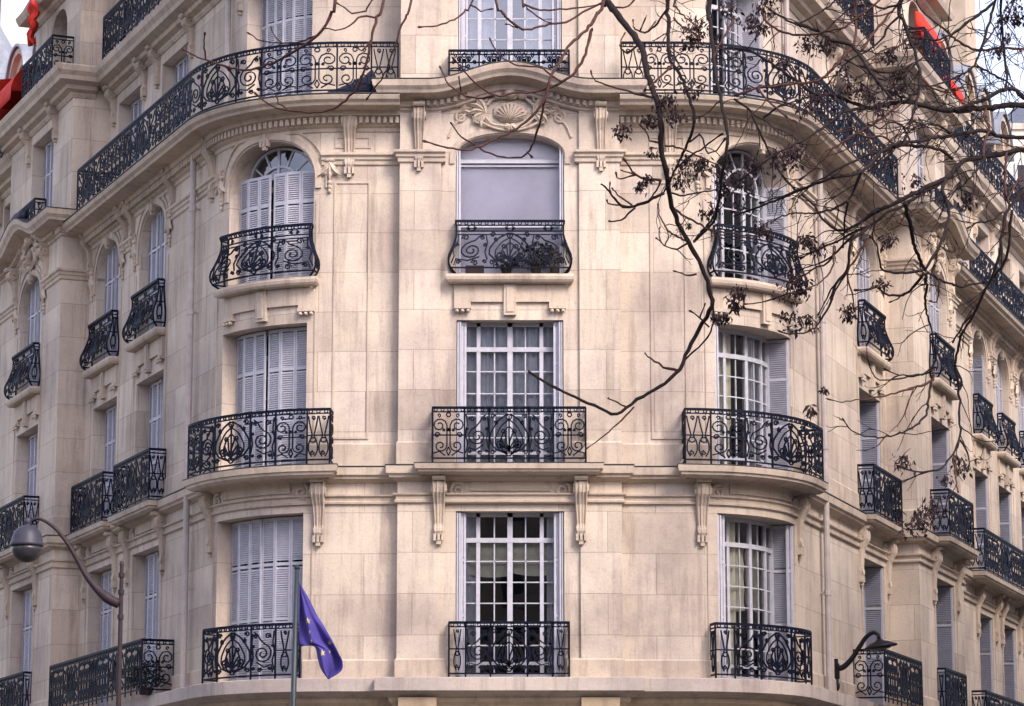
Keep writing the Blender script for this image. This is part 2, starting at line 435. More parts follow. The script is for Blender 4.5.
def railing(mb, sL, sR, dwall, dfront, z0, z1, layout, belly=None, ends=(True, True), bar=.0105, dt=16, foot=.075):
    """layout: list of (cell letter, relative width); capital B = mirrored big scroll. belly: [(v, bulge)]"""
    Lf = sR - sL; H = z1 - z0
    bl = (lambda v: np.interp(v, [a for a, _ in belly], [b for _, b in belly])) if belly else (lambda v: np.zeros_like(np.asarray(v, float)))
    def front(p, f, shift=0.0):
        p = np.asarray(p, float); u = p[:, 0]; v = p[:, 1]; b = bl(v/H)
        rel = 2*u/Lf - 1; s = sL + u + b*np.sign(rel)*np.abs(rel)**3
        fribbon(mb, s, dfront + b, z0 + v, bar*f, bar*.9)
    def sidef(sgn, s_at):
        def g(p, f):
            p = np.asarray(p, float); u = p[:, 0]; v = p[:, 1]; b = bl(v/H)
            s = np.full(len(p), s_at) + sgn*b; d = dwall + u*(dfront + b - dwall)/max(1e-6, dfront - dwall)
            T = W(s_at + .01, 0, 0) - W(s_at, 0, 0); T /= np.linalg.norm(T)
            fribbon(mb, s, d, z0 + v, bar*f, bar*.9, normal=T)
        return g
    def dens(p, st):
        out = [p[:1]]
        for a, b in zip(p[:-1], p[1:]):
            n = max(1, int(np.linalg.norm(b - a)/st)); out.append(a + (b - a)*np.linspace(0, 1, n + 1)[1:, None])
        return np.concatenate(out)
    stv = .07 if belly else 9
    curved = any(abs(x) < SR and abs(x) > XS - .1 for x in (sL, sR)) or (min(abs(sL), abs(sR)) < SL + .3 and max(abs(sL), abs(sR)) > XS)
    sth = .10 if (curved or belly) else 3
    def fill(fn, length, lay):
        tot = sum(w for _, w in lay); u = 0
        for i, (c, w) in enumerate(lay):
            cw = length*w/tot; ch = H - foot - .066
            if c == 'B': P = B_(cell_bigscroll(cw, ch, dt), cw)
            else: P = CELLS[c](cw, ch, dt)
            for p, f in P:
                q = dens(np.asarray(p, float), min(stv, sth) if len(p) < 4 else 9) + np.array([u, foot + .005]); fn(q, f)
            for uu in ([u, u + cw] if i == 0 else [u + cw]):
                fn(dens(np.array([[uu, 0], [uu, H]]), stv), 1.35)
            u += cw
        if length > .5:
            nr = int(length/.105)
            for i in range(nr): fn(vol(length*(i + .5)/nr, H - .034, .026, 90, 1, 1, 7, .98), .75)
        for v, f in ((H, 2.0), (H - .066, .9), (foot, 1.2)):
            fn(dens(np.array([[0, v], [length, v]]), sth), f)
    fill(front, Lf, layout)
    for sgn, on, sa in ((-1, ends[0], sL), (1, ends[1], sR)):
        if on and dfront - dwall > .06:
            ln = dfront - dwall
            fill(sidef(sgn, sa), ln, [('v' if ln > .4 else 'l', 1)])

# ------------------------------------------------------------------ leaves of a shutter, casements, panes
def leaf_closed(d): return lambda u, n, z, s0: W(s0 + u, d + n, z)
def shutter_leaf(mb, f, w, z0, z1, pitch=.036):
    """f(u, n, z) -> world point; u across the leaf, n through it"""
    def bx(u0, u1, n0, n1, a, b):
        V = [f(u, n, z) for z in (a, b) for u, n in ((u0, n0), (u1, n0), (u1, n1), (u0, n1))]
        mb.add(V, [(0,3,2,1),(4,5,6,7),(0,1,5,4),(1,2,6,5),(2,3,7,6),(3,0,4,7)])
    st = .034
    for u0, u1 in ((0, st), (w - st, w)): bx(u0, u1, -.016, .016, z0, z1)
    nr = 3; hts = [z0, z0 + (z1 - z0)*.36, z0 + (z1 - z0)*.70, z1 - .05]
    for h in hts: bx(st, w - st, -.015, .015, h, h + .05)
    z = z0 + .06
    while z < z1 - .07:
        if not any(h - .03 < z < h + .05 for h in hts):
            V = [f(st, -.013, z + .027), f(w - st, -.013, z + .027), f(w - st, .013, z - .002), f(st, .013, z - .002),
                 f(st, -.013, z + .037), f(w - st, -.013, z + .037), f(w - st, .013, z + .008), f(st, .013, z + .008)]
            mb.add(V, [(0,3,2,1),(4,5,6,7),(0,1,5,4),(1,2,6,5),(2,3,7,6),(3,0,4,7)])
        z += pitch

def window(par, op, d, shut='none', curtain=None, glass='glass', bars='french', rows=.335, depth=.44, dark=True, fine=True, mat='white', gap=0):
    """one french window in opening op of a wall standing at d; parts of the window become its children"""
    dw = d - depth + .02; c = op.c; hw = op.hw; z0 = op.z0 + .03; zs = op.spring if op.spring else op.z1
    arch = op.spring is not None
    mb = MB(); X = lambda f: c - hw + 2*hw*f
    def vb(x, w, a, b, t=.026): fbox(mb, x - w/2, x + w/2, dw - t, dw + t, a, b)
    def hb(x0, x1, a, w, t=.026): fbox(mb, x0, x1, dw - t + .002, dw + t - .002, a - w/2, a + w/2)
    e = .04
    if bars == 'french':
        fr = .05/(2*hw)
        vb(c - hw + e, .06, op.z0, zs, .034); vb(c + hw - e, .06, op.z0, zs, .034)
        hb(c - hw, c + hw, op.z0 + .05, .10, .035)
        zt = zs if arch else op.z1 - .44
        hb(c - hw, c + hw, zt, .075, .040)
        if not arch: hb(c - hw, c + hw, op.z1 - .03, .07, .034)
        st = (.205, .5, .795) if fine else (.5,)
        for f in st: vb(X(f), .085 if f == .5 else .062, op.z0, zs if arch else op.z1, .032)
        mu = (.355, .645) if fine else (.27, .73)
        for f in mu: vb(X(f), .020, op.z0 + .09, zs if arch else op.z1 - .02, .014)
        z = zt - rows
        while z > op.z0 + .30:
            hb(c - hw + .06, c + hw - .06, z, .019, .016); z -= rows
        hb(c - hw + .06, c + hw - .06, op.z0 + .26, .05, .022)
        if arch:
            # radial fan over the transom
            rise = op.z1 - zs
            for a0, a1 in ((.97, .92), (.55, .50)):
                for k in range(20):
                    t0, t1 = math.pi*k/20, math.pi*(k + 1)/20
                    V = []
                    for dd in (dw - .03, dw + .03):
                        for r in (a0, a1):
                            for t in (t0, t1): V.append(W(c - hw*r*math.cos(t), dd, zs + rise*r*math.sin(t)**.87))
                    mb.add(V, [(0,1,3,2),(4,6,7,5),(0,4,5,1),(2,3,7,6)])
            for a in (38, 66, 90, 114, 142):
                r0, r1 = .53, .94; ca, sa = math.cos(R_(a)), math.sin(R_(a))
                wd = .02
                V = [W(c + hw*r*ca + o, dw + dd, zs + rise*r*sa**.87) for dd in (-.02, .02) for r in (r0, r1) for o in (-wd, wd)]
                mb.add(V, [(0,1,3,2),(4,6,7,5),(0,4,5,1),(2,3,7,6),(0,2,6,4),(1,5,7,3)])
            vb(c, .06, zs, op.z1 - .05, .02)
    elif bars == 'single':
        vb(c - hw + .05, .06, op.z0, zs, .034); vb(c + hw - .05, .06, op.z0, zs, .034)
        hb(c - hw, c + hw, zs + .0, .06, .040); hb(c - hw, c + hw, zs - .075, .02, .030); hb(c - hw, c + hw, op.z0 + .88, .05, .03); hb(c - hw, c + hw, op.z0 + .05, .10, .03)
    fo = mb.build('window', M[mat], par)
    g = MB(); xs = sorted(set(ssteps(c - hw, c + hw) + ([c - hw*math.cos(math.pi*i/16) for i in range(17)] if arch else [])))
    for a, b in zip(xs[:-1], xs[1:]):
        g.add([W(a, dw, op.z0), W(b, dw, op.z0), W(b, dw, op.top(b)), W(a, dw, op.top(a))], [(0, 1, 2, 3)])
    g.build('pane', M[glass], fo)
    for curtain in ([curtain] if isinstance(curtain, tuple) else (curtain or [])):
        kind = curtain[0]
        k = MB()
        if kind in ('folds', 'sheer', 'cream'):
            for x0, x1 in curtain[1]:
                n = int((x1 - x0)*2*hw/.018) + 2; V = []; F = []
                for i in range(n):
                    f = x0 + (x1 - x0)*i/(n - 1); x = X(f)
                    w_ = math.sin(i*.9 + 2*math.sin(i*.23))*.028 + math.sin(i*.37)*.02
                    V += [W(x, dw - .10 + w_*.6, op.z0 + .05), W(x, dw - .09 + w_, (zs if arch else op.z1) + (.0 if not arch else .25))]
                for i in range(n - 1): F.append((2*i, 2*i + 2, 2*i + 3, 2*i + 1))
                k.add(V, F)
            k.build('curtain', M['sheer' if kind == 'cream' else 'curtain'], fo, smooth=True)
        elif kind == 'roman':
            zb = curtain[1]; ztop = curtain[2]
            for j, (x0, x1) in enumerate(((.04, .49), (.51, .96))):
                nz = 14; V = []; F = []
                for i in range(nz + 1):
                    v = i/nz; z = zb + (ztop - zb)*v
                    for f in np.linspace(x0, x1, 9):
                        q = (f - x0)/(x1 - x0); sag = .05*math.sin(math.pi*q)*(1 - v) + (.06*q if j == 0 else .01)*(1 - v)
                        V.append(W(X(f), dw - .08 - .03*abs(math.sin(v*math.pi*3)), z - sag))
                for i in range(nz):
                    for m in range(8): a = i*9 + m; F.append((a, a + 1, a + 10, a + 9))
                k.add(V, F)
            k.build('blind', M['blind'], fo, smooth=True)
        elif kind == 'lilac':
            for a, b in zip(xs[:-1], xs[1:]):
                k.add([W(a, dw - .05, op.z0), W(b, dw - .05, op.z0), W(b, dw - .05, op.top(b)), W(a, dw - .05, op.top(a))], [(0, 1, 2, 3)])
            k.build('blind', M['lilac'], fo)
    # shutters
    zt = (zs if arch else op.z1) - .02
    if arch: zt = op.z1 - .03 if not fine else zs + .22
    if shut.startswith('closed'):
        ds = d - depth + .18; n = 6; lw = (2*hw - .04 - gap)/n
        for i in range(2):
            sm = MB()
            for j in range(3):
                q = i*3 + j; x0 = c - hw + .02 + q*lw + (gap if q >= 3 else 0); zig = .012*(-1)**j
                if len(ssteps(x0, x0 + lw)) > 1:
                    shutter_leaf(sm, (lambda u, nn, z, x0=x0, zig=zig: W(x0 + u, ds + nn + zig*(u/lw - .5)*2, z)), lw - .006, z0 + .02, zt)
            sm.build('shutter', M['shutter'], fo)
    else:
        for sd in (-1, 1):
            if sd == -1 and 'L' not in shut: continue
            if sd == 1 and 'R' not in shut: continue
            sm = MB(); xj = c + sd*(hw - .025)
            for j in range(2):
                shutter_leaf(sm, (lambda u, nn, z, j=j: W(xj - sd*(.036*j) + nn*.8*sd, d - .03 - u*.0 - u, z)), depth - .08, z0 + .02, zt)
            # a third leaf turned across the opening shows as a narrow upright strip
            if 'w' in shut: shutter_leaf(sm, (lambda u, nn, z: W(xj - sd*(.05 + u), d - .10 + nn, z)), .085, z0 + .02, zt)
            sm.build('shutter', M['shutter'] if 'd' not in shut else M['shutdark'], fo)
    return fo

# ------------------------------------------------------------------ carved stone
def console(par, s, d, ztop, h, w, proj, side_scroll=True):
    mb = MB()
    T = np.array([0, .05, .13, .22, .31, .42, .60, .76, .84, .90, .96, 1.0])
    N = np.array([.80, .98, 1.06, 1.0, .70, .44, .34, .30, .42, .44, .30, .10])*proj
    Wd = np.interp(T, [0, .2, .76, .84, 1], [1, 1, .70, .78, .55])*w
    us = np.array([-.5, -.42, -.36, -.20, -.14, -.06, .06, .14, .20, .36, .42, .5]); fl = np.array([0, 1, 0, 0, 1, 0, 0, 1, 0, 0, 1, 0])*.0
    fl = np.array([-.01, .012, -.016, -.016, .012, .0, .0, .012, -.016, -.016, .012, -.01])
    V = []; m = len(us)
    for t, n, ww in zip(T, N, Wd):
        k = 1 if t < .8 else .3
        for u, f in zip(us, fl): V.append(W(s + u*ww, d + max(.01, n + f*k), ztop - t*h))
    F = [(i*m + j, i*m + j + 1, (i + 1)*m + j + 1, (i + 1)*m + j) for i in range(len(T) - 1) for j in range(m - 1)]
    mb.add(V, F)
    for sd in (-1, 1):
        V = []
        for t, n, ww in zip(T, N, Wd): V += [W(s + sd*.5*ww, d - .01, ztop - t*h), W(s + sd*.5*ww, d + max(.01, n - .01), ztop - t*h)]
        mb.add(V, [(2*i, 2*i + 1, 2*i + 3, 2*i + 2) for i in range(len(T) - 1)])
        if side_scroll:
            sp = vol(proj*.52, ztop - .17*h, min(proj*.46, .16*h), 60, -sd, 1.6, 16, .2)
            tv = W(s + .01, 0, 0) - W(s, 0, 0); tv /= np.linalg.norm(tv)
            fribbon(mb, np.full(len(sp), s + sd*(.5*w + .006)), d + sp[:, 0], sp[:, 1], .018, .016, normal=tv)
    V = [W(s + Wd[-1]*a, d + b, ztop - h) for a, b in ((-.5, -.01), (.5, -.01), (.5, .02), (-.5, .02))]; mb.add(V, [(0, 1, 2, 3)])
    fband(mb, s - w*.5, s + w*.5, d - .01, [(ztop - .012, proj + .03 - 0), (ztop + .015, proj + .055), (ztop + .05, proj + .06)], False, False, db=d)
    # drops
    for k, u in enumerate((-.30, 0, .30)):
        fbox(mb, s + u*w - .1*w, s + u*w + .1*w, d, d + proj*.42, ztop - h - .06, ztop - h + .05)
    fbox(mb, s - .16*w, s + .16*w, d, d + proj*.36, ztop - h - .12, ztop - h - .06)
    return mb.build('console', M['trim'], par, smooth=False)
def relief_scroll(mb, s, d, z, R, side, r=.03, turns=1.5, a0=90):
    p = vol(0, 0, R, a0, side, turns, 18, .2); k = np.linspace(1, .55, len(p))
    P = W(s + p[:, 0], d + .01, z + p[:, 1]); tube(mb, P, r*k, 6)
def leaf_lump(mb, s, d, z, a, ln, w, th=.05, curl=.3):
    """a carved acanthus leaf: ribbed tapering lobe lying on the wall"""
    n = 7; V = []; m = 5
    for i in range(n):
        t = i/(n - 1); ww = w*math.sin(math.pi*min(1, .15 + t*.85))**.8*(1 + .18*math.cos(i*math.pi)); aa = a + curl*t*t
        cx, cz = ln*t*math.sin(aa), ln*t*math.cos(aa)
        for j in range(m):
            q = (j/(m - 1) - .5); hgt = th*(1 - (2*q)**2)*(.5 + .5*math.sin(math.pi*t)) + (.012 if j % 2 == 0 else -.006)
            V.append(W(s + cx + q*ww*math.cos(aa), d + .004 + max(0, hgt), z + cz - q*ww*math.sin(aa)))
    F = [(i*m + j, i*m + j + 1, (i + 1)*m + j + 1, (i + 1)*m + j) for i in range(n - 1) for j in range(m - 1)]
    mb.add(V, F)
def lump(mb, s, d, z, rs, rz, rd):
    V = []; F = []; n, m = 5, 9
    for i in range(n):
        t = math.pi/2*i/(n - 1)
        for j in range(m):
            a = 2*math.pi*j/m; V.append(W(s + rs*math.cos(t)*math.cos(a), d + rd*math.sin(t), z + rz*math.cos(t)*math.sin(a)))
    F = [(i*m + j, i*m + (j + 1) % m, (i + 1)*m + (j + 1) % m, (i + 1)*m + j) for i in range(n - 1) for j in range(m)]
    mb.add(V, F)
# ================================================================== THE CORNER BUILDING
BLD = root('apartment_building', (0, 52, 0), 'cream stone corner apartment building with curved corners, lilac shutters and black iron balconies', 'building')
WC, WL0, WL1, WR0, WR1 = .15, LT(8.25), LT(13.3), RT(7.2), RT(11.3)
PD = .55
F1, F2, F3, F4, F5 = (5.21, 7.87), (8.58, 10.97), (11.70, 14.06), (14.62, 17.0), (17.75, 20.1)
# column table: key -> (centre, width, wall offset)
COLS = dict(C=(0, 1.72, WC), LC=(-4.27, 1.92, 0), RC=(4.32, 2.0, 0), LA=(LT(3.85), 1.72, 0), LB=(LT(6.85), 1.66, 0), LP=(LT(10.6), 1.75, PD),
            LX=(LT(16.2), 1.7, 0), RA=(RT(5.85), 1.70, 0), RP=(RT(9.5), 1.75, PD), RX=(RT(16.4), 1.55, 0), RY=(RT(19.1), 1.55, 0), RZ=(RT(21.8), 1.55, 0), RW=(RT(24.5), 1.55, 0))
SB = {4: -.35, 5: -.35}; SBP = {4: -.15, 5: -.25}      # the upper floors stand back a little
def dwin(k, f):
    d = COLS[k][2]
    return d + (0 if k == 'C' or f < 4 else (SBP if k in ('LP', 'RP') else SB)[f])
OPS = {}
for k, (c, w, d) in COLS.items():
    o = {}
    o[0] = Op(c, w, .95, 3.9); o[1] = Op(c, w, *F1); o[2] = Op(c, w, *F2)
    ww = 1.76 if k == 'C' else w
    o[3] = Op(c, ww, F3[0], F3[1], 13.66 if k == 'C' else 13.34)
    o[4] = Op(c, 1.70 if k in 'C' else min(w, 1.75), F4[0] + (.2 if k == 'C' else .02), F4[1] + (.25 if k == 'C' else 0))
    if k in ('LP', 'RP'): o[5] = Op((LT(9.95) if k == 'LP' else RT(9.3)), 1.3, F5[0] + .02, 19.45, 18.85)
    elif k in ('C', 'LC', 'RC', 'LA', 'LB', 'RA'): o[5] = Op(c, min(w, 1.6), F5[0] + .02, 19.9)
    if k == 'LC':
        o[2] = Op(-4.22, 1.86, *F2); o[3] = Op(-4.10, 1.80, F3[0], F3[1], 13.34)
    if k == 'RC': o[1] = Op(4.36, 2.06, *F1)
    OPS[k] = o
def ops_in(s0, s1, fl=(0, 1, 2, 3)):
    return [OPS[k][f] for k in COLS for f in fl if f in OPS[k] and s0 < COLS[k][0] < s1]
def wallpart(s0, s1, d, z0, z1, ops, mat='ashlar', caps=()):
    mb = MB(); fwall(mb, s0, s1, d, z0, z1, ops)
    for x, da, db, zz in caps:
        mb.add([W(x, da, z0), W(x, db, z0), W(x, db, zz), W(x, da, zz)], [(0, 1, 2, 3)],
               [(x*.37 + .4 + da, z0), (x*.37 + .4 + db, z0), (x*.37 + .4 + db, zz), (x*.37 + .4 + da, zz)])
    return mb.build('wall', M[mat], BLD)
# --- walls
LO, HI = (0, 1, 2, 3), (4, 5)
for a, b, pav in ((LT(21), WL1, 0), (WL1, WL0, 1), (WL0, -1.79, 0), (1.78, WR0, 0), (WR0, WR1, 1), (WR1, RT(32), 0)):
    base = PD if pav else 0; zc = 14.62
    wallpart(a, b, base, 0, zc, ops_in(a, b, LO), caps=[(a, 0, PD, zc), (b, 0, PD, zc)] if pav else ())
    side = a < WL1 + .1 and not pav and a < -15 or a > 15
    z1 = 17.75 if (b <= WL1 + .01 or a >= WR1 - .01) else (19.9 if pav else 21.4)
    if pav:
        wallpart(a, b, PD + SBP[4], zc, 17.7, ops_in(a, b, (4,)), caps=[(a, -.4, PD + SBP[4], 17.7), (b, -.4, PD + SBP[4], 17.7)])
        a5 = max(a, LT(11.9)); wallpart(a5, b, PD + SBP[5], 17.7, z1, ops_in(a5, b, (5,)), caps=[(a5, -1.7, PD + SBP[5], z1), (b, -1.7, PD + SBP[5], z1)])
    else: wallpart(a, b, SB[4], zc, z1, ops_in(a, b, HI))
mb = MB()
fwall(mb, -1.12, 1.12, WC, 0, 21.4, ops_in(-1, 1, (0, 1, 2, 3, 4, 5)))
for a, b in ((-1.79, -1.12), (1.12, 1.78)):
    fwall(mb, a, b, WC + .05, 0, 21.4)
for x, a, b in ((-1.79, -.36, WC + .05), (1.78, -.36, WC + .05), (-1.12, WC, WC + .05), (1.12, WC, WC + .05)):
    mb.add([W(x, a, 0), W(x, b, 0), W(x, b, 21.4), W(x, a, 21.4)], [(0, 1, 2, 3)], [(x + .2, 0), (x + .3, 0), (x + .3, 21.4), (x + .2, 21.4)])
mb.build('wall', M['ashlar'], BLD)
# --- dark rooms behind the windows
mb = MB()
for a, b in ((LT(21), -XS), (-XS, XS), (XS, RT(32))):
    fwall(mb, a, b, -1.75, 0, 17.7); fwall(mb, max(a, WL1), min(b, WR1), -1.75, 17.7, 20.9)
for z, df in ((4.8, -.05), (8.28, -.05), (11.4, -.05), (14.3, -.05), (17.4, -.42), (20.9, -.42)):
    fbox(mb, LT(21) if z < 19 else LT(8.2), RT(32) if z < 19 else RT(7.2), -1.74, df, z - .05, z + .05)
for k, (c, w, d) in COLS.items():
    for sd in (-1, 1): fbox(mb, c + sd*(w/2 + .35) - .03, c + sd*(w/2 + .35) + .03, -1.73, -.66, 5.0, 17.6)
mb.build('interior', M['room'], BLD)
# --- pavement-level plinth
mb = MB(); fband(mb, LT(21), RT(32), 0, [(0, .12), (.7, .12), (.76, .05)], False, False, db=.0); mb.build('plinth', M['ledge'], BLD)

# --- horizontal mouldings, one mesh per course
SEC = [(LT(21), WL1, 0, False, False), (WL1, WL0, PD, True, True), (WL0, -1.79, 0, False, False), (-1.79, 1.78, WC + .05, True, True), (1.78, WR0, 0, False, False), (WR0, WR1, PD, True, True), (WR1, RT(32), 0, False, False)]
def course(name, prof, mat='trim', secs=SEC, skip=(), back=-.02):
    for i, (a, b, d, wl, wr) in enumerate(secs):
        cut = sorted([(x0, x1) for x0, x1 in skip if x0 < b and x1 > a]); x = a; segs = []
        for x0, x1 in cut:
            if x0 > x: segs.append((x, x0, wl and x == a, False))
            x = max(x, x1)
        if x < b: segs.append((x, b, wl and x == a, wr))
        for s0, s1, l, r in segs:
            mb = MB(); fband(mb, s0, s1, min(d, 0) + back, prof, l, r, db=d); mb.build(name, M[mat], BLD)
course('ledge', [(4.90, .10), (4.985, .30), (5.0, .33), (5.20, .33), (5.21, .31)], 'ledge')
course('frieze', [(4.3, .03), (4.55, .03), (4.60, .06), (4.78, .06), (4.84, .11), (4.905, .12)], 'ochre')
course('lintel_moulding', [(7.98, .0), (8.0, .045), (8.03, .05), (8.045, .025), (8.10, .03), (8.12, .07), (8.145, .075), (8.155, .0)])
course('string_course', [(8.34, .02), (8.37, .08), (8.39, .13), (8.42, .14), (8.45, .18), (8.56, .19), (8.582, .17)])
sill_skip = [(c - w/2 - .16, c + w/2 + .16) for k, (c, w, d) in COLS.items()]
course('capping', [(8.576, .185), (8.580, .200), (8.592, .200), (8.594, .1)], 'capping')
course('impost_moulding', [(13.56, .0), (13.58, .03), (13.64, .035), (13.66, .06), (13.70, .065), (13.73, .10), (13.77, .10), (13.785, .0)], skip=[(c - (w/2 + (.24 if k != 'C' else .19)), c + w/2 + (.24 if k != 'C' else .19)) for k, (c, w, d) in COLS.items()])
course('plinth_band', [(5.212, .0), (5.214, .028), (5.50, .028), (5.53, .0)], skip=[(o[1].s0 - .02, o[1].s1 + .02) for o in OPS.values()])
course('plinth_band', [(8.586, .0), (8.588, .025), (8.96, .025), (8.99, .0)], skip=[(o[2].s0 - .02, o[2].s1 + .02) for o in OPS.values()])
# upper cornice that carries the long balcony, with dentils
def dentils(mb, s0, s1, d, z0, z1, proj, zf=None, pitch=.098, w=.055):
    n = int((s1 - s0)/pitch)
    for i in range(n):
        s = s0 + (i + .5)*(s1 - s0)/n
        fbox(mb, s - w/2, s + w/2, d, d + proj, z0 + (zf(s) if zf else 0), z1 + (zf(s) if zf else 0))
longs = [(LT(21), WL1, 0, False, False), (WL0, -1.79, 0, False, False), (1.78, WR0, 0, False, False), (WR1, RT(32), 0, False, False)]
course('cornice', [(14.12, .0), (14.14, .03), (14.19, .04), (14.22, .10), (14.24, .11), (14.34, .115), (14.37, .20), (14.44, .22), (14.46, .50), (14.50, .52), (14.54, .575), (14.60, .60), (14.625, .585)], secs=longs)
for a, b, d, _, _ in longs:
    mb = MB(); dentils(mb, a, b, .10, 14.245, 14.345, .085); mb.build('dentil_band', M['trim'], BLD)
def bump(c, hw, h): return lambda s: h*(.5 + .5*math.cos(math.pi*min(1, abs(s - c)/hw)))
for c, a, b, d, hw, h in ((0, -1.79, 1.78, WC + .05, 1.32, .29), (COLS['LP'][0], WL1, WL0, PD, 1.5, .34), (COLS['RP'][0], WR0, WR1, PD, 1.5, .34)):
    zf = bump(c, hw, h); mb = MB()
    fband(mb, a, b, -.02, [(14.42, .0), (14.44, .035), (14.475, .04), (14.49, .08), (14.585, .08), (14.61, .20), (14.63, .30), (14.645, .36), (14.69, .38), (14.75, .43), (14.84, .45), (14.86, .43)], True, True, zf, db=d)
    mb.build('arched_cornice', M['trim'], BLD)
    mb = MB(); (dentils(mb, a + .3, c - .62, d + .07, 14.50, 14.58, .06, zf), dentils(mb, c + .62, b - .3, d + .07, 14.50, 14.58, .06, zf)); mb.build('dentil_band', M['trim'], BLD)
# fifth floor slab and top cornice
f5 = [(LT(21), WL1, SB[4], False, False), (WL1, WL0, PD + SBP[4], True, True), (WL0, -1.79, SB[4], False, False), (-1.79, 1.78, WC + .05, False, False), (1.78, WR0, SB[4], False, False), (WR0, WR1, PD + SBP[4], True, True), (WR1, RT(32), SB[4], False, False)]
course('balcony_cornice', [(17.20, .02), (17.25, .06), (17.29, .07), (17.33, .18), (17.40, .20), (17.46, .36), (17.54, .38), (17.62, .44), (17.72, .46), (17.75, .44)], secs=f5)
course('top_cornice', [(19.55, .02), (19.6, .10), (19.67, .12), (19.71, .30), (19.80, .34), (19.88, .36)], secs=[(LT(11.9), WL0, PD + SBP[5], True, True), (WR0, WR1, PD + SBP[5], True, True)])
course('top_cornice', [(20.8, .42), (20.9, .5), (21.0, .6), (21.25, .65), (21.42, .62)], secs=[(WL0, WR0, 0, False, False)])

course('capping', [(14.620, .592), (14.622, .612), (14.636, .612), (14.638, .3)], 'capping', secs=longs)
for c, a, b, d, hw, h in ((0, -1.79, 1.78, WC + .05, 1.32, .29), (COLS['LP'][0], WL1, WL0, PD, 1.5, .34), (COLS['RP'][0], WR0, WR1, PD, 1.5, .34)):
    mb = MB(); fband(mb, a, b, -.02, [(14.855, .43), (14.857, .457), (14.869, .457), (14.872, 0)], True, True, bump(c, hw, h), db=d); mb.build('capping', M['capping'], BLD)
# --- windows -------------------------------------------------------
def win(k, f, shut, **kw): return window(BLD, OPS[k][f], dwin(k, f), shut, **kw)
win('C', 1, 'LRw', depth=.29, curtain=[('roman', 6.93, 7.42), ('folds', [(.04, .20), (.84, .96)])], rows=.335)
win('C', 2, 'LRw', depth=.29, curtain=('folds', [(.04, .5), (.5, .97)]), rows=.36)
win('C', 3, 'LR', depth=.29, curtain=('lilac',), bars='single', glass='glass_c')
win('C', 4, 'LRw', depth=.29, curtain=('sheer', [(.05, .36), (.64, .95)]), glass='glass_b', rows=.36)
win('LC', 1, 'closed'); win('LC', 2, 'closed', gap=.05); win('LC', 3, 'closed', gap=.06, glass='glass_b', depth=.38); win('LC', 4, 'closed')
win('RC', 1, 'LRw', curtain=[('roman', 6.45, 7.45), ('cream', [(.03, .36)])]); win('RC', 2, 'LR', curtain=[('cream', [(.03, .33)]), ('folds', [(.52, .95)])])  # first floor cream strip is a golden pane reflection put in as colour
win('RC', 3, 'LR', curtain=('folds', [(.03, .2), (.8, .97)])); win('RC', 4, 'R', curtain=('folds', [(.03, .25), (.75, .97)]))
for k in ('LA', 'LB', 'LP', 'LX'):
    for f in (1, 2, 3, 4): win(k, f, 'closed', fine=False, depth=.34 if f == 3 else .42)
for k in ('RA', 'RP', 'RX', 'RY', 'RZ', 'RW'):
    for f in (1, 2, 3, 4): win(k, f, 'LRd' if (f in (1, 2) or k == 'RX') else 'closed', fine=False, curtain=('sheer', [(.05, .45)]) if f == 2 else None, depth=.34 if f == 3 else .44)
for k in ('C', 'LC', 'RC', 'LA', 'LB', 'LP', 'RA', 'RP'):
    win(k, 5, 'closed' if k in ('LC', 'LA', 'LB') else '', fine=False, glass='glass_b' if k in ('LP', 'RP') else 'glass')

for k in COLS: win(k, 0, '', fine=False, rows=.6)
# --- balconies: a stone slab with its iron railing ------------------
def balcony(s0, s1, dw, df, z, h, lay, slab=None, belly=None, ends=(True, True), dt=15, bar=.0106, name='balcony'):
    par = BLD
    if slab:
        mb = MB(); over, th = slab
        fband(mb, s0 - over, s1 + over, -.03, [(z - th, df - dw - .06), (z - th*.8, df - dw + .01), (z - th*.6, df - dw + .02), (z - th*.55, df - dw + .05), (z - th*.12, df - dw + .065), (z - .004, df - dw + .05)], True, True, db=dw)
        par = mb.build('balcony', M['trim'], BLD)
        mb = MB(); fband(mb, s0 - over, s1 + over, -.03, [(z - .010, df - dw + .055), (z - .008, df - dw + .070), (z + .003, df - dw + .070), (z + .005, 0)], True, True, db=dw); mb.build('capping', M['capping'], par)
    mb = MB(); railing(mb, s0, s1, dw, df, z, z + h, lay, belly, ends, bar, dt)
    return mb.build('railing', M['iron'], par)
CEN = [('l', .28), ('b', .42), ('p', .62), ('B', .42), ('l', .28)]
WIDE = [('v', .50), ('b', .38), ('p', .62), ('B', .38), ('v', .50)]
LONG = [('l', .34), ('v', .46), ('v', .46), ('b', .40), ('p', .66), ('B', .40), ('v', .46), ('v', .46), ('l', .34)]
BELLY = [(0, .02), (.05, .08), (.12, .115), (.22, .135), (.34, .12), (.48, .07), (.62, .03), (.76, .0), (.92, .0), (1, .02)]
dC = WC
balcony(-.96, .93, dC, dC + .20, 5.20, .875, CEN)
balcony(-5.14, -3.34, 0, .26, 5.20, .875, [('b', .40), ('p', .72), ('B', .42), ('l', .3)])
balcony(3.18, 5.26, 0, .27, 5.20, .875, CEN)
balcony(-1.23, 1.20, dC, dC + .40, 8.585, .885, WIDE, slab=(-.18, .17))
balcony(-5.50, -2.84, 0, .42, 8.585, .885, [('v', .5), ('b', .42), ('p', .78), ('B', .46), ('v', .52), ('l', .36)], slab=(-.38, .20))
balcony(2.77, 5.68, 0, .42, 8.585, .885, [('l', .36), ('v', .52), ('b', .46), ('p', .78), ('B', .42), ('v', .5)], slab=(-.38, .20))
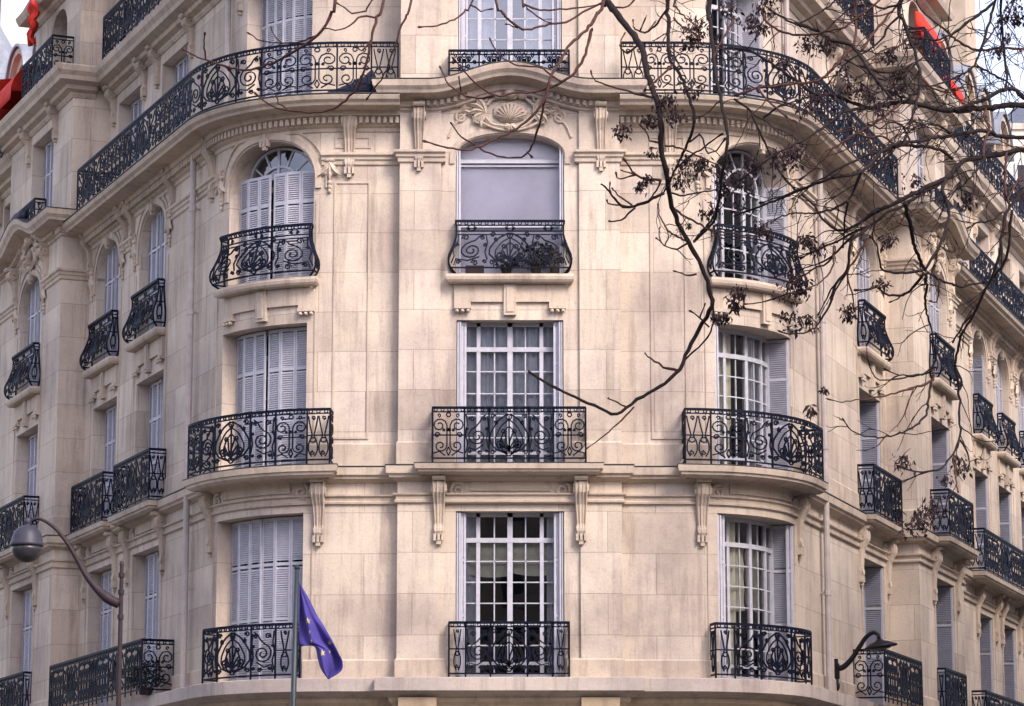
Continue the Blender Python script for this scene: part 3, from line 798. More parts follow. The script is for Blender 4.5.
def sill(s0, s1, d, z):
    mb = MB(); fband(mb, s0, s1, -.02, [(z - .15, .12), (z - .135, .18), (z - .10, .205), (z - .05, .215), (z - .005, .195)], True, True, db=d)
    return mb.build('sill', M['trim'], BLD)
for k, (c, w, d) in COLS.items():
    o = OPS[k][3]; c = o.c; w = min(w, 2*o.hw); e = .10 if k == 'C' else .06
    sill(o.s0 - e + .16, o.s1 + e - .16, d, 11.70)
    far = k not in ('C', 'LC', 'RC')
    balcony(o.s0 + .02, o.s1 - .02, d + .02, d + (.12 if far else .15), 11.705, .86, [('g', 1)], belly=BELLY, dt=9 if far else 14)
    # apron below the sill: raised panel, wedge keystone, little eared corbels with drops
    mb = MB(); kw = .10
    fbox(mb, c - kw, c + kw, d - .01, d + .085, 11.04, 11.545); fbox(mb, c - kw*.55, c + kw*.55, d + .08, d + .10, 11.09, 11.52)
    mb.build('keystone', M['trim'], BLD)
    mb = MB(); hw = w/2 + .04
    for sd in (-1, 1):
        a, b = sorted((c + sd*(kw + .001), c + sd*(hw - .27))); fbox(mb, a, b, d - .01, d + .05, 11.26, 11.545)
        a, b = sorted((c + sd*(hw - .27), c + sd*hw)); fbox(mb, a, b, d - .01, d + .05, 11.20, 11.545); fbox(mb, a, b, d - .01, d + .085, 11.145, 11.20)
        for q in range(3): lump(mb, c + sd*(hw - .045 - q*.09), d + .05, 11.11, .034, .034, .05)
    mb.build('apron_panel', M['trim'], BLD)
for k, (c, w, d) in COLS.items():
    if k in ('C', 'LC', 'RC'): continue
    far = 9
    if k in ('LA', 'LB', 'LP', 'RA', 'RP'):
        balcony(c - w/2 - .27, c + w/2 + .27, d, d + (.30 if k != 'RP' else .36), 8.59, .90, WIDE, slab=(-.20, .18), dt=far)
balcony(LT(8.2), LT(2.0), 0, .56, 5.21, .905, LONG*2, ends=(False, True), dt=11)
balcony(COLS['LP'][0] - 1.0, COLS['LP'][0] + .95, PD, PD + .16, 5.21, .905, WIDE, dt=9)
balcony(RT(4.1), RT(7.15), 0, .56, 5.21, .905, LONG, ends=(True, False), dt=11)
balcony(COLS['RP'][0] - .95, COLS['RP'][0] + 1.0, PD, PD + .16, 5.21, .905, WIDE, dt=9)
balcony(RT(14.6), RT(28), 0, .30, 5.21, .905, LONG*3, dt=9)
balcony(RT(14.4), RT(28), 0, .40, 8.59, .90, LONG*3, slab=(-.20, .18), dt=9)
balcony(LT(20), LT(14.2), 0, .40, 8.59, .90, LONG, slab=(-.20, .18), dt=9)
F4L = [('l', .40), ('v', .50), ('v', .50), ('v', .50), ('b', .40), ('p', .70), ('B', .40)]
balcony(LT(7.3), -1.82, -.3, .52, 14.625, .87, (F4L*3)[::-1], ends=(True, False), dt=14, bar=.0102)
balcony(1.81, RT(6.3), -.3, .52, 14.625, .87, F4L*3, ends=(False, True), dt=14, bar=.0102)
balcony(RT(13.2), RT(29), 0, .50, 14.625, .84, LONG*3, dt=9)
balcony(LT(20), LT(13.8), 0, .50, 14.625, .84, LONG, dt=9)
balcony(-.99, .96, WC, WC + .34, 14.96, .41, [('v', .5), ('v', .5), ('v', .5), ('v', .5)], dt=10)
for k in ('LP', 'RP'):
    c = COLS[k][0]; balcony(c - .95, c + .95, PD, PD + .22, 15.0, .45, [('v', .5)]*4, dt=8)
    c5 = OPS[k][5].c; balcony(c5 - 1.2, c5 + 1.2, PD + SBP[5], PD + .18, 17.755, .80, WIDE, dt=9)
balcony(LT(7.35), -2.4, SB[4], .08, 17.755, .84, LONG*3, dt=9)
balcony(2.4, RT(6.5), SB[4], .08, 17.755, .84, LONG*3, dt=9)
balcony(RT(11.6), RT(29), SB[4], .08, 17.755, .84, LONG*3, dt=8)
balcony(LT(20), LT(13.6), SB[4], .08, 17.755, .84, LONG, dt=8)

# --- consoles, volutes, capitals, archivolts --------------------------
near = ('C', 'LC', 'RC')
for k, (c, w, d) in COLS.items():
    if k in ('RW',): continue
    off = {'C': 1.13 - w/2, 'LC': .26, 'RC': .26}.get(k, .24)
    mbv = MB()
    for sd in (-1, 1):
        s = c + sd*(w/2 + off)
        console(BLD, s, d + (.05 if k == 'C' else 0), 8.345, .90, .21, .19 if k in near else .17)
        relief_scroll(mbv, s - sd*.29, d + .01, 8.20, .135, -sd, .040, 1.5, 60)
        relief_scroll(mbv, s - sd*.24, d, 8.10, .05, sd, .02, 1.2, 240)
    fbox(mbv, c - w/2 + .22, c + w/2 - .22, d - .01, d + .03, 8.19, 8.375)
    mbv.build('lintel_ornament', M['trim'], BLD)
    # archivolt of the third floor window
    o = OPS[k][3]; c = o.c; w = 2*o.hw; mb = MB(); n = 28; rise = o.z1 - o.spring
    for off_, hw_, dn in (((.075, .05, .022), (.21, .014, .018)) if k != 'C' else ((.06, .04, .012),)):
        th = np.linspace(0, math.pi, n); q = np.cos(th)
        ss = c - (o.hw + off_)*np.sign(q)*np.abs(q)**(2/2.3); zz = o.spring + (rise + off_)*np.sin(th)**(2/2.3)
        zl = 13.56 if k == 'C' else 13.2; ss = np.concatenate([[ss[0]], ss, [ss[-1]]]); zz = np.concatenate([[zl], zz, [zl]])
        fribbon(mb, ss, np.full(len(ss), d + .012), zz, hw_, dn)
    mb.build('archivolt', M['trim'], BLD)
    if k not in ('C',):
        console(BLD, c, d, 14.42, .38, .22, .16)
        for sd in (-1, 1):
            mb = MB(); s = c + sd*(w/2 + .26)
            for a in (-.35, 0, .35): leaf_lump(mb, s, d + .02, 13.62, math.pi + a, .30, .11, .05, a)
            lump(mb, s, d + .02, 13.66, .12, .045, .05); relief_scroll(mb, s - sd*.05, d + .03, 13.72, .07, -sd, .022, 1.4, 60)
            for j in range(3): lump(mb, s, d + .01, 13.28 - j*.07, .045 - j*.008, .045, .05)
            mb.build('capital', M['trim'], BLD)
for s in (-1.48, 1.48): console(BLD, s, WC + .05, 14.49, .95, .19, .15)
for s in (-2.62, -5.75, 2.62, 5.6): console(BLD, s, 0, 14.40, .92, .21, .19)
for k, sides in (('LA', (-1, 1)), ('LB', (-1, 1)), ('RA', (-1, 1)), ('RX', (-1, 1)), ('RY', (-1, 1)), ('RZ', (-1, 1)), ('LX', (1,))):
    c, w, d = COLS[k]
    for sd in sides: console(BLD, c + sd*(w/2 + .42), d, 14.40, .66, .19, .20)
for k in ('LP', 'RP'):
    c, w, d = COLS[k]
    for sd in (-1, 1): console(BLD, c + sd*1.25, d, 14.42, .66, .22, .20)
for k in ('LA', 'LB', 'LP', 'LC', 'RC', 'RA', 'RP', 'RX', 'RY', 'LX'):
    c, w, d = COLS[k]
    for sd in (-1, 1): console(BLD, c + sd*(w/2 + .22), dwin(k, 4), 17.34, .62, .20, .20)
# cartouche over the middle window
def cartouche(c, d, z):
    mb = MB()
    lump(mb, c, d + .01, z, .30, .19, .07)
    for i in range(11):
        a = R_(-75 + 15*i); leaf_lump(mb, c, d + .055, z - .13, a, .27, .05, .022, 0)
    t = np.linspace(0, 2*math.pi, 40); P = W(c + .44*np.cos(t)*(1 + .06*np.cos(6*t)), d + .05, z + .265*np.sin(t)*(1 + .08*np.cos(5*t))); tube(mb, P, .022, 6)
    t = np.linspace(R_(200), R_(340), 14); tube(mb, W(c + .56*np.cos(t), d + .05, z + .02 + .33*np.sin(t)), .02, 6)
    for sd in (-1, 1):
        relief_scroll(mb, c + sd*.44, d + .05, z + .22, .13, sd, .024, 1.5, 200 if sd > 0 else -20)
        relief_scroll(mb, c + sd*.50, d + .04, z - .12, .10, -sd, .022, 1.4, 90)
        for a, ln in ((.2, .34), (.7, .34), (1.2, .30), (1.8, .28), (2.4, .26)): leaf_lump(mb, c + sd*.40, d + .05, z - .02, sd*a, ln, .10, .04, sd*.5)
        # little scrolls in the spandrels
        relief_scroll(mb, c + sd*.80, d, z - .08, .11, -sd, .026, 1.5, 60)
        tube(mb, spline(W(np.array([c + sd*.72, c + sd*.90, c + sd*1.0]), d + .01, np.array([z - .03, z - .20, z - .42])), .05), .022, 6)
        for a in (.5, 1.1, 1.7): leaf_lump(mb, c + sd*.80, d, z + .03, -sd*a + (math.pi if a > 1.5 else 0)*0, .24, .10, .045, -sd*.5)
    for a in (-1.0, -.6, -.2, .2, .6, 1.0): leaf_lump(mb, c, d + .05, z + .22, a, .22, .09, .045, a*.4)
    lump(mb, c, d + .08, z + .30, .11, .09, .10); lump(mb, c - .2, d + .06, z + .27, .08, .07, .08); lump(mb, c + .2, d + .06, z + .27, .08, .07, .08)
    for a in (-.9, -.3, .3, .9): leaf_lump(mb, c, d + .05, z - .22, math.pi + a, .12, .12, .05, 0)
    return mb.build('cartouche', M['trim'], BLD)
cartouche(0, WC, 14.42)
for k in ('LP', 'RP'): cartouche(COLS[k][0], PD, 14.50)
# ornaments of the frieze under the lowest ledge
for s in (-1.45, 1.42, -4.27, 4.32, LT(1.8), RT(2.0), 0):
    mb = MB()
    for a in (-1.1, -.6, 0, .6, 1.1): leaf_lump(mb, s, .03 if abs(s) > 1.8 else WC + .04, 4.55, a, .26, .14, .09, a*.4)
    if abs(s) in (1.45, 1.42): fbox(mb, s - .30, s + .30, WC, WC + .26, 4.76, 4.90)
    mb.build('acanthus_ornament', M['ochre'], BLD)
# tall sunk panels beside the middle pavilion, and upright bay mouldings
for s0, s1 in ((-2.86, -2.27), (2.27, 2.86)):
    for z0, z1 in ((9.05, 13.30), (13.86, 14.06)):
        mb = MB()
        for a, b, c_, e in ((s0, s0 + .035, z0, z1), (s1 - .035, s1, z0, z1), (s0 + .036, s1 - .036, z0, z0 + .035), (s0 + .036, s1 - .036, z1 - .035, z1)):
            fbox(mb, a, b, -.005, .018, c_, e)
        mb.build('panel_moulding', M['trim'], BLD)
for k, (c, w, d) in COLS.items():
    if k == 'C' or k in ('RZ', 'RW', 'LX'): continue
    for sd in (-1, 1):
        x = c + sd*(w/2 + .16)
        for z0, z1 in ((5.53, 7.97), (9.0, 13.0)):
            mb = MB(); fbox(mb, x - .012, x + .012, d - .005, d + .016, z0, z1); mb.build('upright_moulding', M['trim'], BLD)
# downpipes
for s, top in ((LT(1.0), 14.44), (RT(1.82), 14.44)):
    mb = MB(); tube(mb, [W(s, .13, z) for z in (0, top*.5, top)], .055, 10)
    for z in (2.2, 4.6, 6.9, 9.4, 11.6, 13.4):
        tube(mb, [W(s, .13, z - .05), W(s, .13, z + .05)], .066, 10); fbox(mb, s - .02, s + .02, -.005, .13, z - .015, z + .015)
    mb.build('downpipe', M['pipe'], BLD)
for s in (LT(.4), RT(1.2)):
    mb = MB(); tube(mb, [W(s, -.25, z) for z in (14.63, 15.6, 17.3)], .05, 8); mb.build('downpipe', M['pipe'], BLD)
# roof: flat lead top, slate mansards on the two side wings with stone dormers and red awnings
for a, b, dd, z in ((LT(21), RT(32), -2.3, 19.55), (LT(8.2), RT(7.15), -.5, 20.98)):
    mb = MB(); P = [tuple(W(s, dd, z)) for s in ssteps(a, b)]; mb.add(P, [tuple(range(len(P)))]); mb.build('roof', M['zinc'], BLD)
for s, b in ((LT(8.24), 1), (RT(7.19), 1)):
    mb = MB(); mb.add([W(s, -.36, 17.7), W(s, -5, 17.7), W(s, -5, 21.3), W(s, -.36, 21.3)], [(0, 1, 2, 3)]); mb.build('gable', M['tan'], BLD)
for s0, s1, zt in ((LT(21), LT(11.92), 0), (WR1, RT(32), 0)):
    mb = MB(); V = []
    V = [W(s, d, z) for s in (s0, s1) for d, z in ((-.42, 17.74), (-.62, 18.7), (-1.2, 19.3), (-2.3, 19.55))]
    mb.add(V, [(i, i + 1, i + 5, i + 4) for i in range(3)]); mb.add([W(s1 if s0 < 0 else s0, d, z) for d, z in ((-.42, 17.74), (-.62, 18.7), (-1.2, 19.3), (-2.3, 19.55), (-2.3, 17.74))], [(0, 1, 2, 3, 4)])
    mb.build('mansard', M['slate'], BLD)
for s0, s1 in ((LT(11.9), WL0), (WR0, WR1)):
    mb = MB(); mb.add([W(s, d, z) for s in (s0 - .2, s1 + .2) for d, z in ((PD + .08, 19.87), (PD - .45, 20.9), (-2.0, 21.3))], [(0, 1, 4, 3), (1, 2, 5, 4), (0, 2, 1), (3, 4, 5)]); mb.build('roof', M['slate'], BLD)
def dormer(c):
    w, z0, zs, z1 = 1.45, 17.76, 19.45, 20.15; mb = MB()
    op = Op(c, 1.0, z0 + .02, 18.75, 18.3)
    body = Op(c, w, z0, z1, zs); N = 20
    V = []; 
    for dd in (-.30, -1.6):
        V += [W(c - w/2, dd, z0)] + [W(c - w/2*math.cos(math.pi*i/N), dd, zs + (z1 - zs)*math.sin(math.pi*i/N)) for i in range(N + 1)] + [W(c + w/2, dd, z0)]
    m = N + 3; mb.add(V, [(i, i + 1, m + i + 1, m + i) for i in range(m - 1)])
    # front face as a ring round the opening
    A = [W(c - w/2, -.30, z0)] + [W(c - w/2*math.cos(math.pi*i/N), -.30, zs + (z1 - zs)*math.sin(math.pi*i/N)) for i in range(N + 1)] + [W(c + w/2, -.30, z0)]
    Bq = [W(c - .5, -.30, z0)] + [W(c - .5*math.cos(math.pi*i/N), -.30, zs + .45*math.sin(math.pi*i/N)) for i in range(N + 1)] + [W(c + .5, -.30, z0)]
    mb.add(A + Bq, [(i, i + 1, m + i + 1, m + i) for i in range(m - 1)])
    Cq = [W(c - .5, -.5, z0)] + [W(c - .5*math.cos(math.pi*i/N), -.5, zs + .45*math.sin(math.pi*i/N)) for i in range(N + 1)] + [W(c + .5, -.5, z0)]
    mb.add(Bq + Cq, [(i, i + 1, m + i + 1, m + i) for i in range(m - 1)])
    th = np.linspace(0, math.pi, 20); fribbon(mb, c - (w/2 + .02)*np.cos(th), np.full(20, -.26), zs + (z1 - zs + .03)*np.sin(th), .06, .08)
    o = mb.build('dormer', M['trim'], BLD)
    mb = MB(); th = np.linspace(0, math.pi, 18); V = []
    for dd, gr in ((-.12, .16), (-.9, .20), (-1.9, .05)): V += [W(c - (w/2 + gr)*math.cos(a), dd, zs - .1*(1 - math.sin(a)) + (z1 - zs + gr)*math.sin(a)) for a in th]
    mb.add(V, [(i*18 + j, i*18 + j + 1, (i + 1)*18 + j + 1, (i + 1)*18 + j) for i in range(2) for j in range(17)]); mb.build('hood', M['zinc'], o, thick=.06)
    mb = MB(); mb.add([W(c - .5, -.46, z0), W(c + .5, -.46, z0), W(c + .5, -.46, 19.9), W(c - .5, -.46, 19.9)], [(0, 1, 2, 3)]); mb.build('pane', M['glass_b'], o)
    mb = MB()
    for x in (-.46, 0, .46): fbox(mb, c + x - .03, c + x + .03, -.455, -.41, z0, 19.4)
    mb.build('frame', M['white'], o)
def awning(c, d, z, w, out, drop, sag=.0):
    """rounded canvas hood on hoops"""
    mb = MB(); n, m = 12, 14; V = []
    for i in range(n + 1):
        a = math.pi/2*i/n
        for j in range(m + 1):
            u = -1 + 2*j/m; flute = .02*math.sin(j*math.pi)*0 + .012*(-1)**j
            V.append(W(c + u*w/2, d + (out + flute)*math.sin(a) , z - drop*(1 - math.cos(a))))
    k = m + 1
    F = [(i*k + j, i*k + j + 1, (i + 1)*k + j + 1, (i + 1)*k + j) for i in range(n) for j in range(m)]
    for j, s in ((0, -1), (m, 1)):
        base = len(V); V.append(W(c + s*w/2, d, z - drop)); F += [(i*k + j, (i + 1)*k + j, base) for i in range(n)]
    base = len(V)
    for j in range(m + 1): V.append(W(c + (-1 + 2*j/m)*w/2, d + out + .02, z - drop - .16 - .03*abs(math.sin(j*1.6))))
    F += [(n*k + j, n*k + j + 1, base + j + 1, base + j) for j in range(m)]
    mb.add(V, F)
    return mb.build('awning', M['red'], BLD, smooth=True, thick=.008)
for t in (13.1, 15.6, 18.2): dormer(LT(t))
awning(LT(13.2), -.25, 19.15, 1.5, .9, .75); awning(LT(15.6), -.25, 19.3, 2.0, 1.75, 1.0)
for t in (14.4, 17.2, 19.0, 21.4): dormer(RT(t))
awning(RT(14.4), -.28, 19.3, .9, .42, .36)
# red canvas hanging crumpled from the left wing's top window, a half-rolled awning on the right wing, and a tall chimney
c = OPS['LP'][5].c; mb = MB(); V = []; n, m = 16, 11
for i in range(n):
    v = i/(n - 1); wd = .34*(1 - .55*v) + .05*math.sin(v*13)
    for j in range(m):
        u = j/(m - 1) - .5
        V.append(W(c - .58 + u*wd + .05*math.sin(v*5), PD + .16 + .075*math.sin(j*1.7 + v*6) + .03*math.sin(v*17), 19.78 - .85*v - .12*abs(u)*(1 + math.sin(j*2.1))))
mb.add(V, [(i*m + j, i*m + j + 1, (i + 1)*m + j + 1, (i + 1)*m + j) for i in range(n - 1) for j in range(m - 1)])
mb.build('awning', M['red'], BLD, smooth=True, thick=.015)
c = OPS['RP'][5].c; awning(c + .5, PD + SBP[5] + .02, 19.25, 1.2, .26, .55)
mb = MB(); fbox(mb, RT(24.9), RT(26.2), -2.55, -1.7, 18.0, 27.6); fbox(mb, RT(24.8), RT(26.3), -2.65, -1.6, 27.6, 27.85)
ch = mb.build('chimney', M['tan'], BLD)
mb = MB()
for i in range(5): tube(mb, [W(RT(25.0 + i*.26), -2.1, 27.84), W(RT(25.0 + i*.26), -2.1, 28.5)], [.13, .10], 10)
mb.build('chimney_pot', M['terracotta'], ch)
# lead flashings on the pavilion shoulders
for x in (WL0, WR0):
    mb = MB(); fbox(mb, x - .28, x + .28, -.2, .78, 14.875, 14.93) if False else fbox(mb, x - .25, x + .25, -.3, .62, 17.752, 17.80); mb.build('flashing', M['lead'], BLD)
# ================================================================== camera, and pixel -> place helper for tracing outlines at their own distance
CF, CT, CPX, CPY, CH = 2972.0, R_(10.65), 510.0, 353.0, 1.6
def at(px, py, Y):
    u = (px - CPX)/CF; v = (CPY - py)/CF
    a, b, c = u, math.cos(CT) - v*math.sin(CT), math.sin(CT) + v*math.cos(CT)
    k = Y/b; return np.array([a*k, Y, CH + c*k])
cam = D.cameras.new('camera'); co = link(D.objects.new('camera', cam)); co.location = (0, 0, CH); co.rotation_euler = (math.pi/2 + CT, 0, 0)
cam.sensor_width = 36; cam.lens = CF*36/1024; cam.shift_x = 2/1024; cam.clip_end = 3000; cam.clip_start = .1
scene.camera = co

# ================================================================== ground
def sheet(name, pts, z, mat, kind='structure'):
    mb = MB(); mb.add([(x, y, z) for x, y in pts], [tuple(range(len(pts)))]); o = mb.build(name, M[mat]); tag(o, kind=kind); return o
sheet('ground', [(-900, -300), (900, -300), (900, 1500), (-900, 1500)], -.02, 'paving')
sheet('road', [(-120, -8), (120, -8), (120, 33), (-120, 33)], -.012, 'asphalt')
for i in range(-14, 15): sheet('road_marking', [(i*4 - 1, 16), (i*4 + 1, 16), (i*4 + 1, 16.15), (i*4 - 1, 16.15)], -.006, 'mark')
mb = MB(); box(mb, (0, 38.2, .05), (70, 5.0, .07)); tag(mb.build('pavement', M['paving']), kind='structure')
mb = MB(); box(mb, (0, 33.05, .055), (70, .15, .075)); tag(mb.build('kerb', M['kerb']), kind='structure')
mb = MB(); box(mb, (0, 50.0, .045), (70, 6.795, .065)); tag(mb.build('forecourt', M['paving']), kind='structure')
mb = MB(); box(mb, (9.6, 37.0, .125), (.8, .8, .006)); tag(mb.build('tree_pit', M['dirt']), kind='structure')

# ================================================================== street lamp on the left
YL = 39.0
px0 = at(120, 640, YL)[0]
LMP = root('street_lamp', (px0, YL, .12), 'mauve street lamp with a curved arm and a round grey hooded lantern', 'street lamp')
def A(px, py, dy=0.0): return at(px, py, YL + dy)
mb = MB(); zt = A(120, 565)[2]
tube(mb, [(px0, YL, .12), (px0, YL, 2.5), (px0, YL, zt)], [.055, .042, .026], 12); tube(mb, [(px0, YL, zt), (px0, YL, zt + .05)], [.034, .02], 10)
for py in (575, 592, 617): z = A(120, py)[2]; tube(mb, [(px0, YL, z - .03), (px0, YL, z + .03)], .042, 10)
lathe(mb, (px0, YL, .12), [(.16, 0), (.16, .1), (.11, .16), (.10, .8), (.06, .9)], 14)
mb.build('pole', M['lampmetal'], LMP, smooth=False)
arm = [(119, 604), (109, 599), (97, 589), (86, 575), (77, 559), (68, 544), (57, 530), (45, 521), (36, 518.5), (29, 522)]
sp = spline([A(x, y) for x, y in arm], .05); mb = MB()
tube(mb, sp, np.interp(np.linspace(0, 1, len(sp)), [0, .1, .22, .5, 1], [.062, .070, .046, .030, .018]), 8)
mb.build('arm', M['lampmetal'], LMP, smooth=True)
hc = A(27, 543.5); mb = MB(); r = .205
lathe(mb, hc, [(r*1.06, -.035), (r*1.08, -.01), (r*1.03, .02), (r, .03), (r*.97, .08), (r*.86, .145), (r*.65, .20), (r*.38, .235), (r*.14, .25), (.05, .27), (.045, .33), (.02, .34)], 24)
mb.build('lamp_hood', M['lampgrey'], LMP, smooth=True)
mb = MB(); lathe(mb, hc, [(r*.99, -.036), (r*.97, -.09), (r*.82, -.17), (r*.55, -.225), (r*.2, -.25), (.01, -.253)], 24); mb.build('lamp_bowl', M['lens'], LMP, smooth=True)
mb = MB(); lathe(mb, hc + np.array([0, 0, -.13]), [(.02, 0), (.05, .03), (.05, .09), (.02, .12)], 10); mb.build('bulb', M['white'], LMP, smooth=True)

# ================================================================== wall lantern on the right
s0 = RT(2.75); base = W(s0, 0, 5.62)
WLM = root('wall_lamp', tuple(base), 'black hooded wall lantern on a swan-neck bracket beside the right downpipe', 'wall lamp')
mb = MB(); fbox(mb, s0 - .045, s0 + .045, 0.002, .05, 5.42, 5.86); fbox(mb, s0 - .03, s0 + .03, .05, .075, 5.52, 5.78)
lump(mb, s0, .03, 5.40, .035, .09, .05)
mb.build('wall_plate', M['black'], WLM)
mb = MB(); P = spline([W(s0, .05, 5.70), W(s0, .15, 5.72), W(s0, .30, 5.86), W(s0, .44, 6.06), W(s0, .56, 6.22), W(s0, .68, 6.29), W(s0, .77, 6.25), W(s0, .77, 6.18)], .04)
tube(mb, P, np.interp(np.linspace(0, 1, len(P)), [0, .3, 1], [.052, .045, .032]), 8)
mb.build('bracket', M['black'], WLM, smooth=True)
tl = Matrix.Rotation(R_(-9), 3, 'Y'); mb = MB(); hc2 = W(s0, .80, 6.07)
lathe(mb, hc2, [(.29, -.040), (.295, -.02), (.26, .0), (.17, .045), (.12, .06), (.08, .075), (.05, .10), (.03, .115)], 22, tl); mb.build('lamp_hood', M['black'], WLM, smooth=True)
mb = MB(); lathe(mb, hc2, [(.20, -.041), (.18, -.06), (.10, -.075), (.01, -.08)], 18, tl); mb.build('lamp_bowl', M['lens'], WLM, smooth=True)
mb = MB(); tube(mb, spline([W(s0, .02, 5.42), W(s0 - .02, .02, 5.2), W(s0 + .01, .02, 4.98)], .06), .007, 5); mb.build('cable', M['black'], WLM)

# ================================================================== flagpole and flag
YF = 41.0
a, b = at(297.0, 568, YF), at(293.2, 706, YF); dirv = (b - a)/(b[2] - a[2]); foot = a + dirv*(.12 - a[2])
FP = root('flagpole', tuple(foot), 'thin dark green flagpole standing before the left curved corner', 'flagpole')
mb = MB(); tube(mb, [foot, a + dirv*(-2.5), a], [.052, .044, .030], 12); mb.build('shaft', M['pole'], FP, smooth=True)
mb = MB(); lathe(mb, a, [(.036, -.01), (.042, .0), (.042, .03), (.012, .045)], 12); mb.build('finial', M['pole'], FP)
mb = MB(); lathe(mb, foot, [(.18, 0), (.18, .03), (.08, .05), (.075, .25), (.06, .27)], 14); mb.build('foot', M['pole'], FP)
Lc = spline([(299.5, 583), (299, 605), (298.5, 628), (298.5, 645), (306, 645.5), (315, 647), (318, 659), (321, 669), (328, 679)], 1.5)
Rc = spline([(300, 583), (309, 599), (317.5, 616), (324, 626), (332, 640), (339, 654), (342.5, 662), (341, 671), (328.5, 679.3)], 1.5)
n, m = 60, 22
def res(P, n):
    d = np.concatenate([[0], np.cumsum(np.linalg.norm(np.diff(P, axis=0), axis=1))]); t = np.linspace(0, d[-1], n)
    return np.stack([np.interp(t, d, P[:, 0]), np.interp(t, d, P[:, 1])], 1)
Lc, Rc = res(Lc, n), res(Rc, n)
def flagpt(v, u):
    i = min(n - 1, max(0, v*(n - 1))); i0 = int(i); i1 = min(n - 1, i0 + 1); f = i - i0
    p = (Lc[i0]*(1 - f) + Lc[i1]*f)*(1 - u) + (Rc[i0]*(1 - f) + Rc[i1]*f)*u
    dy = .07*math.sin(u*7.5 + v*3.5)*min(1, v*3) + .05*math.sin(u*15 - v*5)*min(1, v*3)*(1 - v*.5)
    return at(p[0], p[1], YF + dy)
mb = MB(); V = [flagpt(i/(n - 1), j/(m - 1)) for i in range(n) for j in range(m)]
mb.add(V, [(i*m + j, i*m + j + 1, (i + 1)*m + j + 1, (i + 1)*m + j) for i in range(n - 1) for j in range(m - 1)])
FL = mb.build('flag', M['flag'], smooth=True, thick=.006)
tag(FL, 'violet blue flag with yellow stars hanging limp from the flagpole', 'flag')
GV, GU = np.meshgrid(np.linspace(0, 1, 160), np.linspace(0, 1, 60), indexing='ij')
def flagpx(v, u):
    i = v*(n - 1); i0 = np.floor(i).astype(int); i1 = np.minimum(n - 1, i0 + 1); f = (i - i0)[..., None]; u = u[..., None]
    return (Lc[i0]*(1 - f) + Lc[i1]*f)*(1 - u) + (Rc[i0]*(1 - f) + Rc[i1]*f)*u
GP = flagpx(GV, GU)
def onflag(px, py):
    k = np.argmin((GP[..., 0] - px)**2 + (GP[..., 1] - py)**2); p = flagpt(GV.flat[k], GU.flat[k]); q = at(px, py, p[1] - .009); return q
def star(px, py, r, rot, squash):
    mb = MB(); r = r*71; V = [onflag(px, py)]
    for k in range(10):
        q = r*(1 if k % 2 == 0 else .42); a_ = R_(90 + 36*k + rot); V.append(onflag(px + q*math.cos(a_)*squash, py - q*math.sin(a_)))
    mb.add(V, [(0, 1 + k, 1 + (k + 1) % 10) for k in range(10)]); mb.build('star', M['star'], FL, thick=.003)
for q in ((307.8, 621, .052, 8, .9), (309.5, 632, .034, 20, .35), (311.5, 641, .034, 15, .35), (329.5, 643, .042, -10, .8), (322.5, 653, .05, 12, .85), (330, 651, .03, 5, .6)): star(*q)
